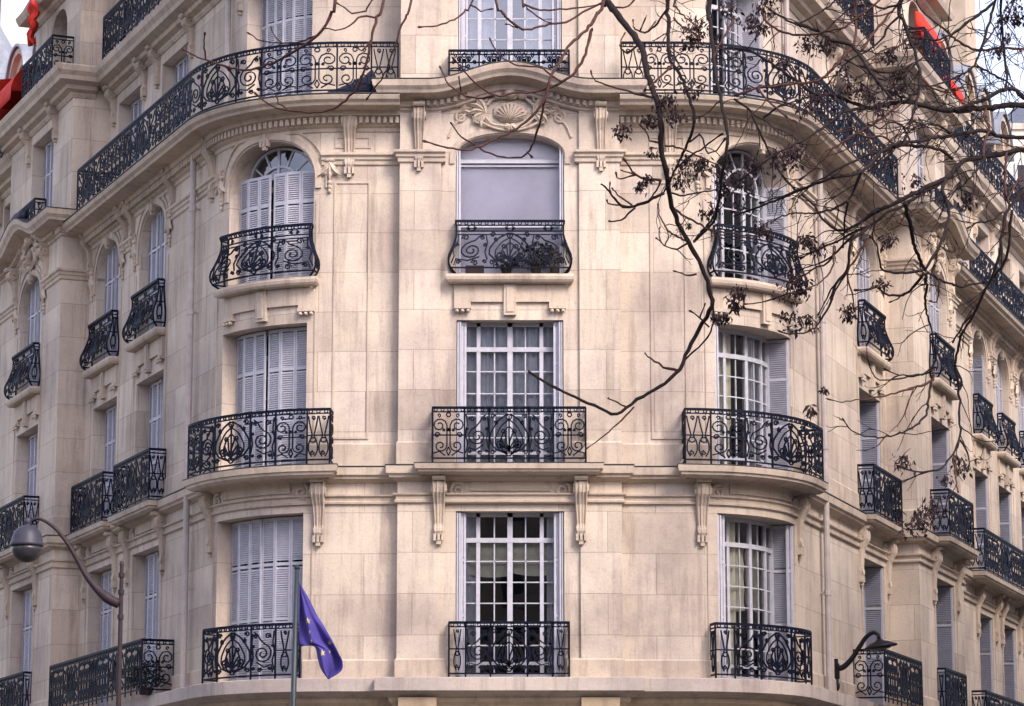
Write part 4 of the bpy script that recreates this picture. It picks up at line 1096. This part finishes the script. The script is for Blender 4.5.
# ================================================================== the bare tree on the right
TREE = root('bare_tree', (9.6, 37.0, .13), 'leafless street tree with long dark arching branches and dry brown seed clusters', 'tree')
def depth(px, py): return 37.2 + 1.3*math.sin(px/83. + 1.0) + .9*math.sin(py/61. - px/190.) - .0012*(px - 800)
BR = '''
8.0 0 T: 640,-110 606,-5 609,3 628,28 640.6,44.5 645,62 651.5,87.5 658,103 661,125 661,150 666,170 670,200 678,222 688,240 702,267 710.5,295 712,306 699,329 685,356 680,369 665,383 637,400 617,414 600,408 570,395 545,382 528,371 >2.6
3 1: 679,371 663,366 648,356 645,353 >1.4
2 1: 634,407 618,424 600,439 586,449 >1
2 1: 627,407 612,400 608,398 >1.3
2 0: 713,304 714,316 713,327 703,343 689,355 681,366 >2
2 0: 709,327 698,316 690,311 >1.3
2 0: 700,318 705,304 >1
2.4 0: 696,274 685,275 674,271 >1.2
3 0: 660,180 647,179 636,175 630,167 624,159 >1.6
2 0: 636,175 627,177 619,179 616,173 >1.3
2 0: 636,175 628,172 621,170 >1
3.6 0: 664,193 656,197 648,201 641,204 634,206 626,206.5 621,205 615,199 610,192 605,187 601,184 >1.8
2 0: 632,205 622,198 615,192 612,188 >1.3
2 0: 611,193 610,183 >1.2
2 0: 626,206 617,205 608,203 607,200 >1.3
2.2 0: 635,208 629,214 621,220 615,221 609,221 >1.5
2.4 0: 661,180 658,188 654,194 648,202 >1.8
2.6 0: 688,242 676,236 667,229 661,219 659,210 658,204 >1.5
2.2 0: 688,243 676,249 669,247 661,242 656,238 >1.3
1.8 0: 665,245 669,236 667,230 >1
1.8 0: 661,242 659,234 660,227 >1
3 0: 694,241 702,232 709,223 714,215 717,208 >2
5 0 T: 700,-100 669,0 668.5,18 668,37 669,48 670,59 674,66 680,74 685,87 689,99 694,114 693,129 687,144 681,157 676,168 670,180 664,192 >2
5 0 T: 735,-100 710,0 711,25 713,52 715,64 716,74 718,86 720,96 724,113 727,130 727,149 725,165 722,175 720,193 717,208 713,222 694,242 >2.4
3 0: 672,65 661,76 650,87 >1.4
2.6 0 T: 700,-60 675,0 677,7 680,13 690,21 697,27 >1.6
2.4 0: 674,18 680,25 691,31 699,36 >1.4
2.6 0: 668,8 663,15 658,24 652,29 645,33 639,31 634,28 633,20 >1.3
1.8 0: 640,31 645,19 >1
1.8 0: 647,32 655,22 >1
2.6 0: 639,44 630,51 624,52 621,49 620,46 622,39 625,33 >1.3
3 0: 657,99 648,96 639,94 625,90 612,86 600,82 593,79 591,71 >1.3
3 0 T: 735,-60 720,0 720,15 719,33 716,42 713,50 >2.2
3 0: 734,18 727,32 719,45 714,56 >1.6
2.4 0: 672,207 682,214 694,221 703,226 713,230 734,234 756,236 >1.4
2 0: 672,193 680,195 687,195 702,192 717,190 >1.2
2.4 0: 676,168 690,156 700,150 712,141 722,134 >1.4
2.2 0: 690,142 700,135 704,145 708,154 716,150 725,139 >1.4
2.2 0: 660,143 650,140 648,134 640,125 >1.2
2 0: 665,146 680,148 692,153 705,159 718,165 >1.2
4.2 1 T: 345,-100 336,0 332,12 326,24 317,35 306,44 295,51 282,58 266,65 251,70 232,68 214,63 198,57 183,49 >1.6
2 1: 206,60 204,48 205,33 >1.3
2 1: 316,36 300,42 282,43 262,41 248,33 >1.2
1.6 1: 282,43 274,35 271,27 >1
4 1 T: 400,-100 384,0 377,17 372,39 367,61 363,76 357,88 346,100 333,109 321,112 309,112 295,111 282,109 267,103 255,93 >1.6
2 1: 288,110 279,103 276,96 >1.2
2 1: 371,40 362,50 357,46 >1.2
3.6 1 T: 425,-100 411,0 405,18 398,37 391,56 384,75 375,88 367,99 >1.4
2.6 1 T: 440,-60 372,0 366,10 352,14 345,8 335,2 >1.4
2.4 1: 376,18 362,16 350,25 335,30 324,28 >1.2
3 1 T: 490,-100 472,0 466,10 458,17 446,23 433,26 419,27 >1.5
2 1: 470,5 481,11 492,9 >1.2
3 1 T: 500,-100 496,0 501,10 506,17 514,24 523,29 536,28 550,24 566,22 583,12 604,2 >2.2
2 1: 521,28 512,26 506,24 >1.2
3 1 T: 530,-60 522,0 526,6 534,14 545,21 551,23 >1.4
2.4 1: 523,4 540,10 560,9 580,8 604,4 >1.4
4.4 1 T: 620,-100 604,0 597,13 591,24 581,35 570,44 560,60 550,78 548,90 543,102 536,112 526,122 511,131 496,139 481,146 465,150 444,147 424,141 >1.7
2.8 1: 550,78 545,100 540,122 536,137 530,150 521,157 509,158 497,156 485,151 475,144 465,139 458,133 451,123 >1.4
1.8 1: 527,152 532,157 >1.6
3.6 1: 593,29 591,31 588,45 584,58 575,72 563,82 547,88 530,92 513,93 495,95 484,90 475,83 464,71 453,58 >1.5
2.4 1: 495,95 481,98 467,96 455,89 446,80 440,67 >1.3
1.8 1: 461,92 459,77 >1
2.4 1: 562,82 552,76 543,68 530,66 514,65 503,58 495,50 490,39 >1.3
2.6 0: 604,2 616,8 628,6 634,0 >1.6
8.6 0 S: 1230,150 1110,116 1060,106 1024,105 1003,106 977,109 953,111 935,109 914,103 896,103 874,107 859,105 837,96 815,94 797,81 778,68 752,52 734,48 >2.2
4.6 0: 1060,104 1024,98 1016,90 1003,90 988,98 973,103 955,110 >3.6
9 0 S: 1230,230 1110,160 1060,152 1024,150 1007,153 984,157 966,160 957,167 948,177 936,186 924,192 914,199 903,205 886,214 870,226 854,232 838,241 821,248 801,258 >1.6
5 0: 951,176 936,183 922,189 908,197 884,208 863,221 843,230 826,223 815,207 802,195 >1.6
6 0 S: 1230,200 1100,142 1024,138 1001,136 983,131 968,132 953,135 935,138 916,141 898,144 884,150 861,172 837,177 815,184 795,192 774,201 734,216 >1.8
3.6 0: 953,159 944,152 935,148 917,146 898,146 884,151 863,157 837,170 808,186 786,195 760,203 >1.4
3.6 0: 863,108 844,112 833,120 822,128 811,135 795,144 774,155 757,168 740,180 >1.4
3 0: 900,104 880,120 861,131 846,140 833,150 815,168 800,180 >1.3
3 0: 861,173 856,184 852,194 848,203 846,212 844,230 843,247 >1.3
2.6 0: 848,201 836,207 822,212 805,213 789,214 780,217 771,223 >1.2
2.6 0: 734,99 743,105 751,112 756,124 763,137 769,151 775,163 780,173 788,182 795,190 >1.6
2.4 0: 758,88 767,100 778,110 787,117 795,121 >1.4
2.4 0: 763,118 774,110 786,105 798,100 811,96 >1.4
3 0: 734,96 746,92 758,88 778,86 797,83 811,82 822,79 830,71 837,63 846,53 854,44 856,20 856,0 870,-80 >2.6
2.6 0: 763,15 766,21 771,26 778,30 786,33 797,35 808,35 817,34 826,31 835,29 844,27 852,22 859,17 880,0 >2
2.4 0: 769,9 777,14 784,18 790,22 797,24 804,21 811,17 820,12 830,6 845,-10 >1.8
3.4 0: 795,23 805,27 815,30 824,35 833,40 843,43 852,46 858,53 863,61 869,70 874,77 880,84 892,99 >3
2.2 0: 834,252 829,262 818,267 801,276 790,282 >1.3
3.4 0: 870,226 862,233 851,241 849,255 847,270 840,279 834,287 832,297 829,307 823,316 818,324 811,330 803,333 790,334 779,331 >1.2
2.2 0: 845,274 838,282 831,289 825,302 818,315 >1.2
2.2 0: 834,246 833,258 832,269 827,276 821,282 807,289 >1.3
2.2 0: 812,288 807,291 795,293 784,294 773,299 762,302 753,304 744,304 >1.2
2.4 0: 854,234 834,254 822,262 800,270 >1.2
4.4 0: 905,203 907,212 911,227 913,240 917,252 925,270 >3.4
4 0: 946,180 942,190 948,203 949,215 946,228 942,240 934,255 925,270 >2.6
3 0: 923,270 911,272 898,273 890,272 883,270 879,258 876,244 870,236 >1.6
3.4 0: 924,273 917,284 910,291 902,295 893,296 884,293 876,287 866,290 855,290 >1.3
2.2 0: 905,293 899,298 890,302 >1
3.2 0: 926,274 926,288 925,304 928,316 931,327 933,340 >1.6
2.6 0: 928,273 936,277 944,282 952,284 961,286 975,284 990,282 >2
2.2 0: 941,281 939,292 937,302 930,301 >1.1
4.2 0 S: 1230,230 1090,180 1040,183 1024,192 1017,199 1010,206 1005,214 1003,226 1001,240 999,255 995,268 991,280 983,294 978,306 970,321 965,329 961,336 958,350 955,365 958,380 959,400 959,418 960,434 957,447 951,457 946,464 939,469 930,471 920,472 909,470 898,466 >1.6
3 0: 1007,152 1005,165 1005,178 1006,194 1010,206 >2.2
3.4 0: 1012,210 1010,225 1009,245 1004,262 993,278 >2.4
2.6 0: 972,314 966,322 959,332 953,342 >1.4
2.4 0: 960,440 965,447 968,455 969,463 968,471 >1.2
2.2 0: 953,458 955,470 956,482 958,492 >1.2
2.4 0: 868,240 861,250 854,262 847,272 850,286 854,300 853,306 >1.3
2.4 0: 847,272 838,286 832,300 >1.2
2.6 0: 931,340 936,352 932,366 922,374 908,376 896,374 885,369 >1.2
2.4 0: 933,365 930,372 917,376 904,378 890,380 879,380 872,373 868,359 >1
2.6 0: 932,370 933,380 918,387 900,392 883,396 870,399 856,400 842,402 828,399 >1
2.8 0: 932,376 930,390 929,400 927,410 924,417 914,427 900,433 888,437 875,437 865,436 855,433 848,427 843,419 >1.2
4.6 0 S: 930,-90 900,4 903,20 909,37 914,51 918,64 920,77 919,90 916,103 912,117 909,129 903,146 >2
3.4 0 S: 1010,-90 995,0 991,16 986,33 981,50 977,59 972,68 967,72 962,74 955,78 948,81 930,86 911,84 892,88 >1.4
3.4 0: 994,2 986,9 977,15 966,24 953,33 945,37 937,40 924,39 911,37 >1.4
3.2 0 S: 1100,40 1050,50 1024,49 1003,48 990,49 977,50 968,47 959,42 953,38 948,33 939,25 929,17 918,4 905,-30 >2
3.4 0 S: 1015,-90 1001,0 1002,18 1003,37 1004,49 1005,61 1006,70 1007,79 1005,87 >2.6
2.4 0: 975,66 984,70 994,75 1003,79 1009,83 1014,88 >2
2.6 0: 874,77 883,88 892,99 >3
3 0: 862,50 874,33 884,20 892,11 900,4 >2
2.4 0: 860,66 874,70 883,72 892,72 902,69 911,64 923,58 935,53 955,46 >1.2
2.4 0: 980,50 984,44 993,32 1001,20 1010,11 1016,-20 >1.6
2.6 0: 900,4 884,8 868,4 852,8 838,18 826,31 >1.4
2.6 0: 902,14 890,25 880,40 866,52 850,60 836,74 820,92 >1.3
2.4 0: 909,37 898,46 884,50 868,60 >1.2
2.4 0: 916,64 905,72 890,79 872,76 858,66 846,60 >1.2
2.4 0: 920,77 932,88 948,92 962,88 >1.2
2.4 0: 918,93 905,98 888,90 874,92 862,84 >1.2
2.6 0: 897,146 882,136 866,138 850,128 838,132 >1.2
2.2 0: 910,140 902,125 890,122 880,128 868,124 >1.1
2.6 0: 953,135 940,126 925,124 910,129 898,124 >1.2
3 0: 983,157 985,140 990,128 984,118 986,109 >2
2.4 0: 957,167 961,185 962,198 968,206 >1.3
2.6 0: 985,157 978,168 968,180 954,192 938,201 >1.3
2.2 0: 1003,212 990,222 978,222 968,228 >1.1
2.4 0: 1022,176 1018,180 1012,190 1008,200 >1.4
'''
trunk = MB(); crown = []
TB = []
for ln in BR.strip().splitlines():
    head, rest = ln.split(':', 1); hd = head.split(); w0 = float(hd[0]); red = hd[1] == '1'; host = hd[2] if len(hd) > 2 else ''
    body, w1 = rest.rsplit('>', 1); P = [tuple(float(v) for v in q.split(',')) for q in body.split()]
    TB.append((w0, float(w1), red, host, P))
def trace(P, off, w0, w1, step=.10):
    n = len(P); cum = np.concatenate([[0], np.cumsum([math.hypot(P[i + 1][0] - P[i][0], P[i + 1][1] - P[i][1]) for i in range(n - 1)])]); cum /= cum[-1]
    pts = [at(px, py, depth(px, py) + off*c**.8) for (px, py), c in zip(P, cum)]
    S = spline(pts, step); m = len(S); t = np.linspace(0, 1, m)
    rad = (w0*1.02 + (w1 - w0*1.02)*t**1.1)*.5*38/CF
    S = S + rng.normal(0, .006, S.shape)*np.minimum(1, np.minimum(t, 1 - t)*8)[:, None]
    rad = rad*(1 + rng.normal(0, .07, m))
    return S, rad
BRANCHES = []
for i, (w0, w1, red, host, P) in enumerate(TB):
    off = random.uniform(-1.5, 1.5) if len(P) > 5 else random.uniform(-.4, .4)
    S, rad = trace(P, off, w0, w1); mb = MB()
    tube(mb, S, rad, 7 if w0 > 4 else 5)
    # buds and knuckles at the tips
    if w1 < 1.8:
        tp = S[-1]; tube(mb, [S[-2], tp, tp + (tp - S[-2])*.35], [rad[-1], rad[-1]*1.9, rad[-1]*.4], 5)
    BRANCHES.append((mb, S, rad, red, P, w0, host))
# procedural side twigs on the right-hand branches: short, arching, with lifted tips
def twig(start, dirv, ln, r0):
    n = 9; p = np.array(start, float); d = np.array(dirv, float); pts = [p.copy()]
    for k in range(n):
        t = k/n; d = d + np.array([random.gauss(0, .16), random.gauss(0, .16), random.gauss(0, .16) - .10*(1 - t) + .24*t*t]); d /= np.linalg.norm(d)
        p = p + d*ln/n; pts.append(p.copy())
    return np.array(pts), np.linspace(r0, r0*.45, n + 1)
tips = []
for mb, S, rad, red, P, w0, host in BRANCHES:
    xm = np.mean([p[0] for p in P]); ym = np.mean([p[1] for p in P])
    dense = 1.35 if xm > 885 else 1.0 if xm > 740 else (.45 if xm > 662 else 0)
    L = np.sum(np.linalg.norm(np.diff(S, axis=0), axis=1)); cnt = int(L*3.4*dense*(1.15 if ym < 260 else .4))
    for _ in range(cnt):
        k = random.randrange(len(S)//6, len(S) - 1); tg = S[min(k + 1, len(S) - 1)] - S[k - 1]; tg /= np.linalg.norm(tg)
        sd = np.array([random.uniform(-1, 1), random.uniform(-.8, .8), random.uniform(-.7, .6)]); dv = tg*.6 + sd*.8; dv /= np.linalg.norm(dv)
        pts, rr = twig(S[k], dv, random.uniform(.25, .85), min(rad[k]*.7, random.uniform(.006, .010))); tube(mb, pts, rr, 4); tips.append(pts[-1])
        if random.random() < .6:
            q = random.randrange(3, 7); dv2 = pts[q] - pts[q - 1]; dv2 /= np.linalg.norm(dv2); dv2 = dv2 + np.array([random.uniform(-.8, .8), random.uniform(-.6, .6), random.uniform(-.3, .7)]); dv2 /= np.linalg.norm(dv2)
            p2, r2 = twig(pts[q], dv2, random.uniform(.15, .45), .006); tube(mb, p2, r2, 4)
# trunk with the limbs that carry the branches (they run outside the picture)
tb = MB(); J = np.array([9.6, 37.0, .13])
tube(tb, spline([J, J + [.05, 0, 1.5], J + [-.05, .1, 4.0], J + [.1, 0, 6.6]], .4), np.interp(np.linspace(0, 1, len(spline([J, J + [.05, 0, 1.5], J + [-.05, .1, 4.0], J + [.1, 0, 6.6]], .4))), [0, .1, 1], [.36, .27, .22]), 14)
TR = tb.build('trunk', M['bark'], TREE, smooth=True)
def limb(pts, r0, r1):
    S = spline(pts, .35); mb = MB(); tube(mb, S, np.linspace(r0, r1, len(S)), 9); return mb.build('limb', M['bark'], TREE, smooth=True)
top = J + [.1, 0, 6.5]
hub = at(1230, 190, depth(1230, 190))
limb([top, top + np.array([.1, .2, 1.5]), hub + np.array([.0, 0, -1.0]), hub + np.array([0, 0, .6])], .20, .13)
hi = hub + np.array([0, 0, .5])
limb([hi, at(1180, 60, 36.4), at(1100, -60, 36.2), at(930, -105, depth(930, -90)), at(735, -118, depth(735, -100)), at(620, -115, depth(620, -100)), at(500, -112, depth(500, -100)), at(400, -106, depth(400, -100)), at(340, -100, depth(345, -100))], .12, .035)
limb([hub + np.array([0, 0, -.8]), at(1260, 210, 37.5), at(1230, 230, depth(1230, 230)), at(1228, 150, depth(1230, 150))], .12, .07)
for y in (150, 200): limb([hub + np.array([0, 0, .2]), at(1230, y, depth(1230, y))], .08, .05)
for mb, S, rad, red, P, w0, host in BRANCHES:
    big = w0 >= 3.3
    mb.build('branch' if big else 'twig', M['twig'] if red or (not big and (np.mean([p[0] for p in P]) < 690 or random.random() < .35)) else M['bark'], TREE, smooth=True)
# dry seed clusters
CL = [(696,28,15),(692,40,10),(665,99,11),(650,120,9),(672,114,11),(692,88,11),(767,5,13),(752,20,10),(760,28,8),(808,44,10),(826,44,11),(848,86,13),(866,92,10),(819,99,11),(808,110,11),
      (1012,7,11),(1001,20,8),(1018,17,9),(1006,37,7),(997,50,7),(900,74,10),(898,92,10),(890,55,9),(623,131,10),(652,151,6),(641,186,6),(687,166,13),(680,181,9),(711,210,11),(722,175,11),(702,164,8),(689,225,3),(648,179,6),
      (745,183,14),(756,164,11),(787,160,13),(795,153,10),(776,155,8),(806,240,7),(763,229,9),(914,181,11),(968,199,10),(889,240,8),(737,294,11),(736,307,6),(726,317,6),(716,318,6),(792,285,16),(799,291,11),(794,320,13),(810,322,10),
      (807,241,8),(818,247,7),(851,309,9),(849,316,6),(881,285,8),(904,462,10),(962,464,10),(945,479,6),(932,506,11),(917,523,13),(926,515,11),(811,410,6),(824,390,4),(730,10,9),(782,62,7),(842,70,8),(880,108,8),(740,205,9),(725,190,8)]
for i, (px, py, r) in enumerate(CL):
    Y0 = depth(px, py) - .15; c = at(px, py, Y0); sc = r*37/CF; mb = MB(); nl = int(12 + r*random.uniform(5, 9))
    for _ in range(nl):
        g = np.clip(rng.normal(0, .5, 3), -.95, .95); p = c + g*np.array([sc*1.15, sc*.9, sc]); 
        L = random.uniform(.035, .10)*(1 if r > 5 else .8); dv = np.array([random.uniform(-.6, .6), random.uniform(-.6, .6), -1 + random.uniform(-.2, .9)]); dv /= np.linalg.norm(dv)
        sd = np.cross(dv, rng.normal(0, 1, 3)); sd /= max(1e-6, np.linalg.norm(sd)); nn = np.cross(dv, sd); w = L*random.uniform(.13, .27)
        q = [p, p + dv*L*.4 + sd*w + nn*w*.4, p + dv*L, p + dv*L*.45 - sd*w + nn*w*.3]; mb.add(q, [(0, 1, 2), (0, 2, 3)])
    for _ in range(max(2, int(r/2.5))):
        e = c + rng.normal(0, .45, 3)*sc; tube(mb, [c + np.array([0, 0, sc*.7]), (c + e)/2 + rng.normal(0, .02, 3), e], [.006, .005, .003], 4)
    mb.build('seed_cluster', M['seed'], TREE)

# ================================================================== pots, covers and plants on the balconies
def bush(mb, c, rx, ry, rz, n, size, seed=0):
    for _ in range(n):
        v = rng.normal(0, 1, 3); v /= np.linalg.norm(v); rr = random.random()**.4
        p = c + v*rr*np.array([rx, ry, rz]); L = size*random.uniform(.6, 1.3)
        dv = v + rng.normal(0, .6, 3); dv /= np.linalg.norm(dv); sd = np.cross(dv, rng.normal(0, 1, 3)); sd /= max(1e-6, np.linalg.norm(sd)); w = L*.3
        mb.add([p, p + dv*L*.45 + sd*w, p + dv*L, p + dv*L*.5 - sd*w], [(0, 1, 2), (0, 2, 3)])
def potted(name, label, s, d, z, pr, ph, bx, bz, n, leaf='leaf', size=.07, pot='terracotta'):
    b = W(s, d, z); R = root(name, tuple(b), label, 'plant'); mb = MB()
    lathe(mb, b, [(pr*.75, 0), (pr, ph*.85), (pr*1.08, ph*.86), (pr*1.08, ph), (pr*.9, ph), (pr*.88, ph*.9), (.01, ph*.9)], 16); mb.build('pot', M[pot], R)
    mb = MB(); tube(mb, [b + [0, 0, ph*.8], b + [.01, 0, ph + bz*.9]], [.012, .007], 5); mb.build('stem', M['bark'], R)
    mb = MB(); bush(mb, b + np.array([0, 0, ph + bz*.85]), bx, bx*.6, bz, n, size); mb.build('foliage', M[leaf], R)
potted('potted_plant', 'dense dark leafy plant filling the right half of the middle bow-fronted balcony', .42, WC + .0, 11.72, .09, .12, .34, .22, 420)
potted('potted_plant', 'low dark plant behind the middle of the third floor centre railing', -.06, WC + .0, 11.72, .09, .10, .20, .11, 160)
potted('potted_plant', 'ochre-tinted plant at the right end of the third floor centre balcony', .72, WC + .0, 11.72, .08, .12, .11, .17, 120, 'dryleaf', .06)
bx_ = W(-.56, WC + .0, 11.72)
mb = MB(); fbox(mb, -.72, -.42, WC - .02, WC + .09, 11.715, 11.85); o = mb.build('planter_box', M['terracotta']); tag(o, 'small empty terracotta planter box at left in the third floor centre balcony', 'planter')
potted('potted_shrub', 'round dark green shrub at the right end of the long lower left balcony', LT(2.35), .38, 5.215, .13, .12, .32, .24, 900, 'leaf', .05)
potted('potted_plant', 'small red pot with a thin plant at the right end of the upper left balcony', -2.0, .35, 14.63, .09, .15, .10, .10, 60)
# folded dark cover leaning in the upper left balcony
mb = MB(); V = []; n, m = 22, 12
for i in range(n):
    t = i/(n - 1); top_ = .10 + .42*t**1.3 if t < .86 else .45*(1 - (t - .86)/.14*.6)
    for j in range(m):
        q = j/(m - 1); a = math.pi*q
        V.append(W(-2.95 + .80*t + .03*math.sin(q*5), .25 + .17*math.cos(a)*(1 + .12*math.sin(t*17)), 14.64 + top_*math.sin(a)**.7*(1 + .05*math.sin(t*23 + q*4))))
mb.add(V, [(i*m + j, i*m + j + 1, (i + 1)*m + j + 1, (i + 1)*m + j) for i in range(n - 1) for j in range(m - 1)] + [tuple(range(m)), tuple(range((n - 1)*m, n*m))])
o = mb.build('furniture_cover', M['cover'], smooth=True, thick=.03); tag(o, 'dark blue cover slumped over folded furniture on the upper left balcony', 'cover')
mb = MB(); c = COLS['LP'][0]; V = []
tube(mb, spline([W(c - .5, PD + .24, 15.25), W(c - .15, PD + .30, 15.28), W(c + .3, PD + .26, 15.26)], .08), [.10]*len(spline([W(c - .5, PD + .24, 15.25), W(c - .15, PD + .30, 15.28), W(c + .3, PD + .26, 15.26)], .08)), 8)
o = mb.build('rolled_cover', M['cover'], smooth=True); tag(o, 'rolled dark cover lying on the short railing above the arched left cornice', 'cover')

# ================================================================== houses seen beyond, and unseen ones added across the street to shape the light
def house(name, label, c, hx, hy, h, wall, roofm, rz=0.0, wins=(3, 4), face=(-1,), roof_h=2.2, wz=(1.1, 1.9), z0=0.0, group=None):
    R = root(name, (c[0], c[1], 0), label, 'building', group); mb = MB()
    box(mb, (c[0], c[1], h/2), (hx, hy, h/2), rz); mb.build('wall', M[wall], R)
    def loc(x, y, z): return (c[0] + x*math.cos(rz) - y*math.sin(rz), c[1] + x*math.sin(rz) + y*math.cos(rz), z)
    mb = MB(); V = [loc(x*hx*1.02, y*hy*1.02, h) for x, y in ((-1, -1), (1, -1), (1, 1), (-1, 1))] + [loc(x*hx*.8, y*hy*.7, h + roof_h) for x, y in ((-1, -1), (1, -1), (1, 1), (-1, 1))]
    mb.add(V, [(0,1,5,4),(1,2,6,5),(2,3,7,6),(3,0,4,7),(4,5,6,7)]); mb.build('roof', M[roofm], R)
    mb = MB(); V = []
    box(mb, loc(0, 0, h - .12), (hx*1.03, hy*1.03 if hy > 2 else hy + .2, .12), rz); mb.build('cornice', M['ledge'], R)
    nx, nz = wins
    for f in face:
        for j in range(nz):
            z = z0 + (h - z0)*(j + .5)/nz
            for i in range(nx):
                x = -hx + 2*hx*(i + .5)/nx; mb = MB(); yy = f*hy
                box(mb, loc(x, yy + f*.03, z), (wz[0]/2 + .09, .05, wz[1]/2 + .09), rz); w = mb.build('window', M['white'], R)
                mb = MB(); box(mb, loc(x, yy + f*.07, z), (wz[0]/2, .02, wz[1]/2), rz); mb.build('pane', M['room'], w)
    return R
p = at(1002, 116, 110.); house('distant_house', 'pale far house with a slate roof seen beneath the branches at the right edge', (p[0] + 3.2, 113), 3.2, 3, p[2] - .3, 'render', 'slate', 0, (3, 6), roof_h=.9)
p = at(6, 52, 110.); house('distant_house', 'tall cream house rising behind the red awnings in the top left corner', (p[0] - 6.2, 114), 7.2, 4, p[2] + 9, 'render', 'zinc', 0, (4, 9))
p = at(10, 68, 100.); house('distant_house', 'lower far house with a blue zinc roof behind the red awnings', (p[0] - 4.0, 101), 4.6, 3, p[2] - 1.2, 'trim', 'zinc', 0, (4, 7), roof_h=2.6)
house('unseen_house', 'unseen cream house added across the left side street for bounce and shade', (-46, 50), 7, 22, 11, 'render', 'slate', R_(23), (3, 5), (-1,))  # out of view, added for bounce and shade on the left wing
house('unseen_house', 'unseen cream house added across the right side street to shade the facade', (29, 53), 7, 22, 20, 'render', 'slate', R_(-20), (3, 5), (-1,))  # out of view, set close and tall to shade the lower right facade

for cx, lab in ((-36, 'unseen tall cream house added behind the viewer to block low sky, on the left'), (0, 'unseen tall cream house added behind the viewer to block low sky, facing the corner'), (36, 'unseen tall cream house added behind the viewer to block low sky, on the right')):
    house('unseen_house', lab, (cx, -24), 17.5, 7, 23 + cx/36, 'tan', 'slate', 0, (7, 6), (1,))  # out of view, added to cut low sky and darken pane reflections

# ================================================================== daylight
w = D.worlds.new('World'); scene.world = w; w.use_nodes = True; nt = w.node_tree; bg = nt.nodes['Background']
sky = nt.nodes.new('ShaderNodeTexSky'); sky.sky_type = 'NISHITA'; sky.sun_disc = False
SUN = Vector((.47, -.60, .66)).normalized()
el = math.asin(SUN.z); sky.sun_elevation = el; sky.sun_rotation = math.atan2(SUN.x, SUN.y); sky.air_density = 1.0; sky.dust_density = 2.5; sky.ozone_density = 1.2
hs = nt.nodes.new('ShaderNodeHueSaturation'); hs.inputs['Saturation'].default_value = .62
nt.links.new(sky.outputs[0], hs.inputs['Color']); tint = mixc(nt, hs.outputs[0], (1.0, .935, 1.0), 1.0, 'MULTIPLY'); nt.links.new(tint, bg.inputs['Color']); bg.inputs['Strength'].default_value = .145
sl = D.lights.new('sun', 'SUN'); sl.energy = 1.1; sl.angle = R_(20); sl.color = (1.0, .915, .80)
so = link(D.objects.new('sun', sl)); so.location = (0, 0, 60); so.rotation_euler = (-SUN).to_track_quat('-Z', 'Y').to_euler()
vs = scene.view_settings; vs.view_transform = 'Standard'; vs.look = 'None'; vs.gamma = 1; vs.exposure = 1.56; vs.use_curve_mapping = False
scene.cycles.max_bounces = 8; scene.cycles.diffuse_bounces = 4; scene.cycles.transparent_max_bounces = 12; scene.cycles.use_denoising = True
